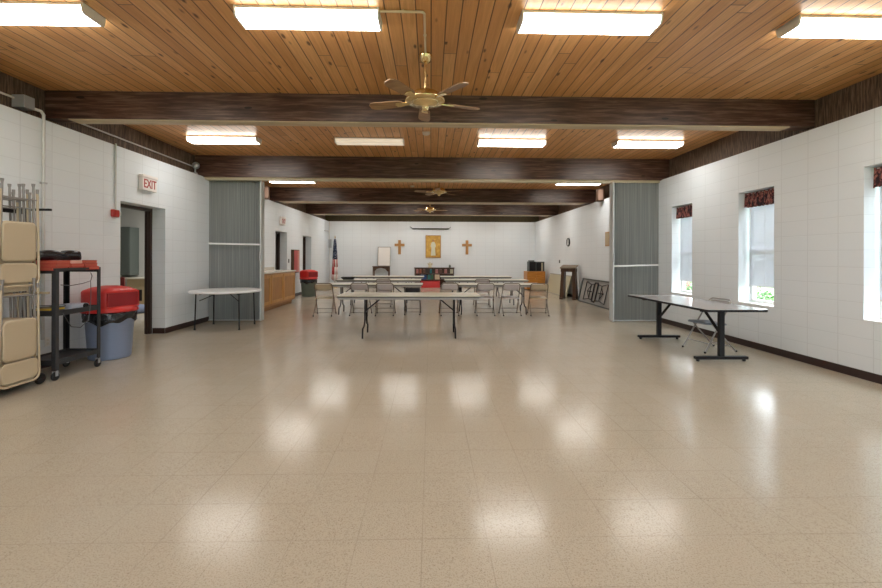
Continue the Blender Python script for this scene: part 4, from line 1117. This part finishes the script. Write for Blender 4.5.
for sx in (-1, 1):
    for sy in (-1, 1): MB().tube([(sx * .18, sy * .18, .44), (sx * .2, sy * .2, 0)], .012, 8).build('leg', 'black', sc)
    MB().tube([(sx * .18, .18, .44), (sx * .18, .2, .60)], .012, 8).build('back_post', 'black', sc)

# ------------------------------------------------------------------ outside the windows
struct(MB().box((-60, -60, -.35), (60, 60, -.21)).build('ground', 'lawn'))
struct(MB().box((XR + TH, -3, -.10), (6.3, 24, -.05)).build('path_outside', 'concrete'))
for i, (y, dx) in enumerate([(9.8, .62), (11.6, 1.75), (7.6, .62), (9.0, 1.75), (5.5, .62), (6.5, 1.75)]):
    rnd = random.Random(i); b = MB()
    for k in range(420):
        a = rnd.uniform(0, 2 * PI); ph = math.acos(rnd.uniform(-.5, 1)); rr = rnd.uniform(.30, .42)
        c = Vector((rr * math.sin(ph) * math.cos(a), rr * math.sin(ph) * math.sin(a), .42 + rr * 1.05 * math.cos(ph)))
        u = Vector((rnd.uniform(-1, 1), rnd.uniform(-1, 1), rnd.uniform(-.4, 1))).normalized(); w = u.cross(Vector((rnd.uniform(-1, 1), .3, rnd.uniform(-1, 1)))).normalized()
        l_ = rnd.uniform(.05, .09)
        n_ = u.cross(w) * .002
        P_ = [c, c + u * l_ * .5 + w * l_ * .3, c + u * l_, c + u * l_ * .5 - w * l_ * .3]
        b.raw([p + n_ for p in P_] + [p - n_ for p in P_], [[0, 1, 2, 3], [7, 6, 5, 4], [0, 4, 5, 1], [1, 5, 6, 2], [2, 6, 7, 3], [3, 7, 4, 0]])
    t = thing('shrub', ['green leafy shrub outside the window nearest the partition, closer one', 'green leafy shrub outside the window nearest the partition, further one', 'green leafy shrub outside the middle window, closer to the pane', 'green leafy shrub outside the middle window, further out', 'green leafy shrub outside the right-edge window, closer to the pane', 'green leafy shrub outside the right-edge window, further out'][i], 'shrub', (XR + TH + dx, y, -.10), 0, 'shrubs outside the windows')
    b.build('foliage', 'shrub', t)
    MB().tube([(0, 0, 0), (.01, 0, .4)], .03, 6).tube([(0, 0, .2), (.12, .1, .55)], .015, 6).tube([(0, 0, .2), (-.1, -.08, .6)], .015, 6).build('stem', 'darkwood', t)
for y in (10.45, 8.25, 6.15):
    struct(MB().box((XR + TH + .85, y, -.10), (XR + TH + 1.15, y + .35, 2.6)).build('pillar_outside', 'brick'))

# ------------------------------------------------------------------ light
w = bpy.data.worlds.new('World'); SC.world = w; w.use_nodes = True
bg_ = w.node_tree.nodes['Background']; bg_.inputs[0].default_value = (.86, .93, 1.0, 1); bg_.inputs[1].default_value = 2.7
def area(name, loc, size, power, color, rot=(0, 0, 0)):
    l = bpy.data.lights.new(name, 'AREA'); l.shape = 'RECTANGLE'; l.size, l.size_y = size; l.energy = power; l.color = color
    o = bpy.data.objects.new(name, l); COL.objects.link(o); o.location = loc; o.rotation_euler = rot
    return o
# added area light without a fixture, brightens the side room
area('side_room_fill', (-6.05, 10.9, 2.78), (1.2, .3), 14, (1, .95, .85))

# ------------------------------------------------------------------ camera
F, PY, TH_, RO = 424.0, 257.5, math.radians(1.42), .003
cam = bpy.data.cameras.new('camera'); co = bpy.data.objects.new('camera', cam); COL.objects.link(co)
cam.sensor_width = 36; cam.lens = F / 882 * 36; cam.shift_y = -(294 - PY) / 882; cam.clip_start = .05
r_ = Vector((math.cos(TH_), -math.sin(TH_), 0)); f_ = Vector((math.sin(TH_), math.cos(TH_), 0)); z_ = Vector((0, 0, 1))
Rv = (r_ + RO * z_).normalized(); Uv = (z_ - RO * r_).normalized()
co.matrix_world = Matrix(((Rv.x, Uv.x, -f_.x, 0), (Rv.y, Uv.y, -f_.y, 0), (Rv.z, Uv.z, -f_.z, 1.40), (0, 0, 0, 1)))
SC.camera = co
vs_ = SC.view_settings
SC.display_settings.display_device = 'sRGB'
vs_.view_transform = 'Standard'; vs_.look = 'None'; vs_.gamma = 1; vs_.use_curve_mapping = False; vs_.exposure = 2.35
SC.cycles.use_denoising = True; SC.cycles.caustics_reflective = False; SC.cycles.caustics_refractive = False; SC.cycles.sample_clamp_indirect = 6
SC.cycles.max_bounces = 10; SC.cycles.diffuse_bounces = 6; SC.cycles.glossy_bounces = 4; SC.cycles.transparent_max_bounces = 12
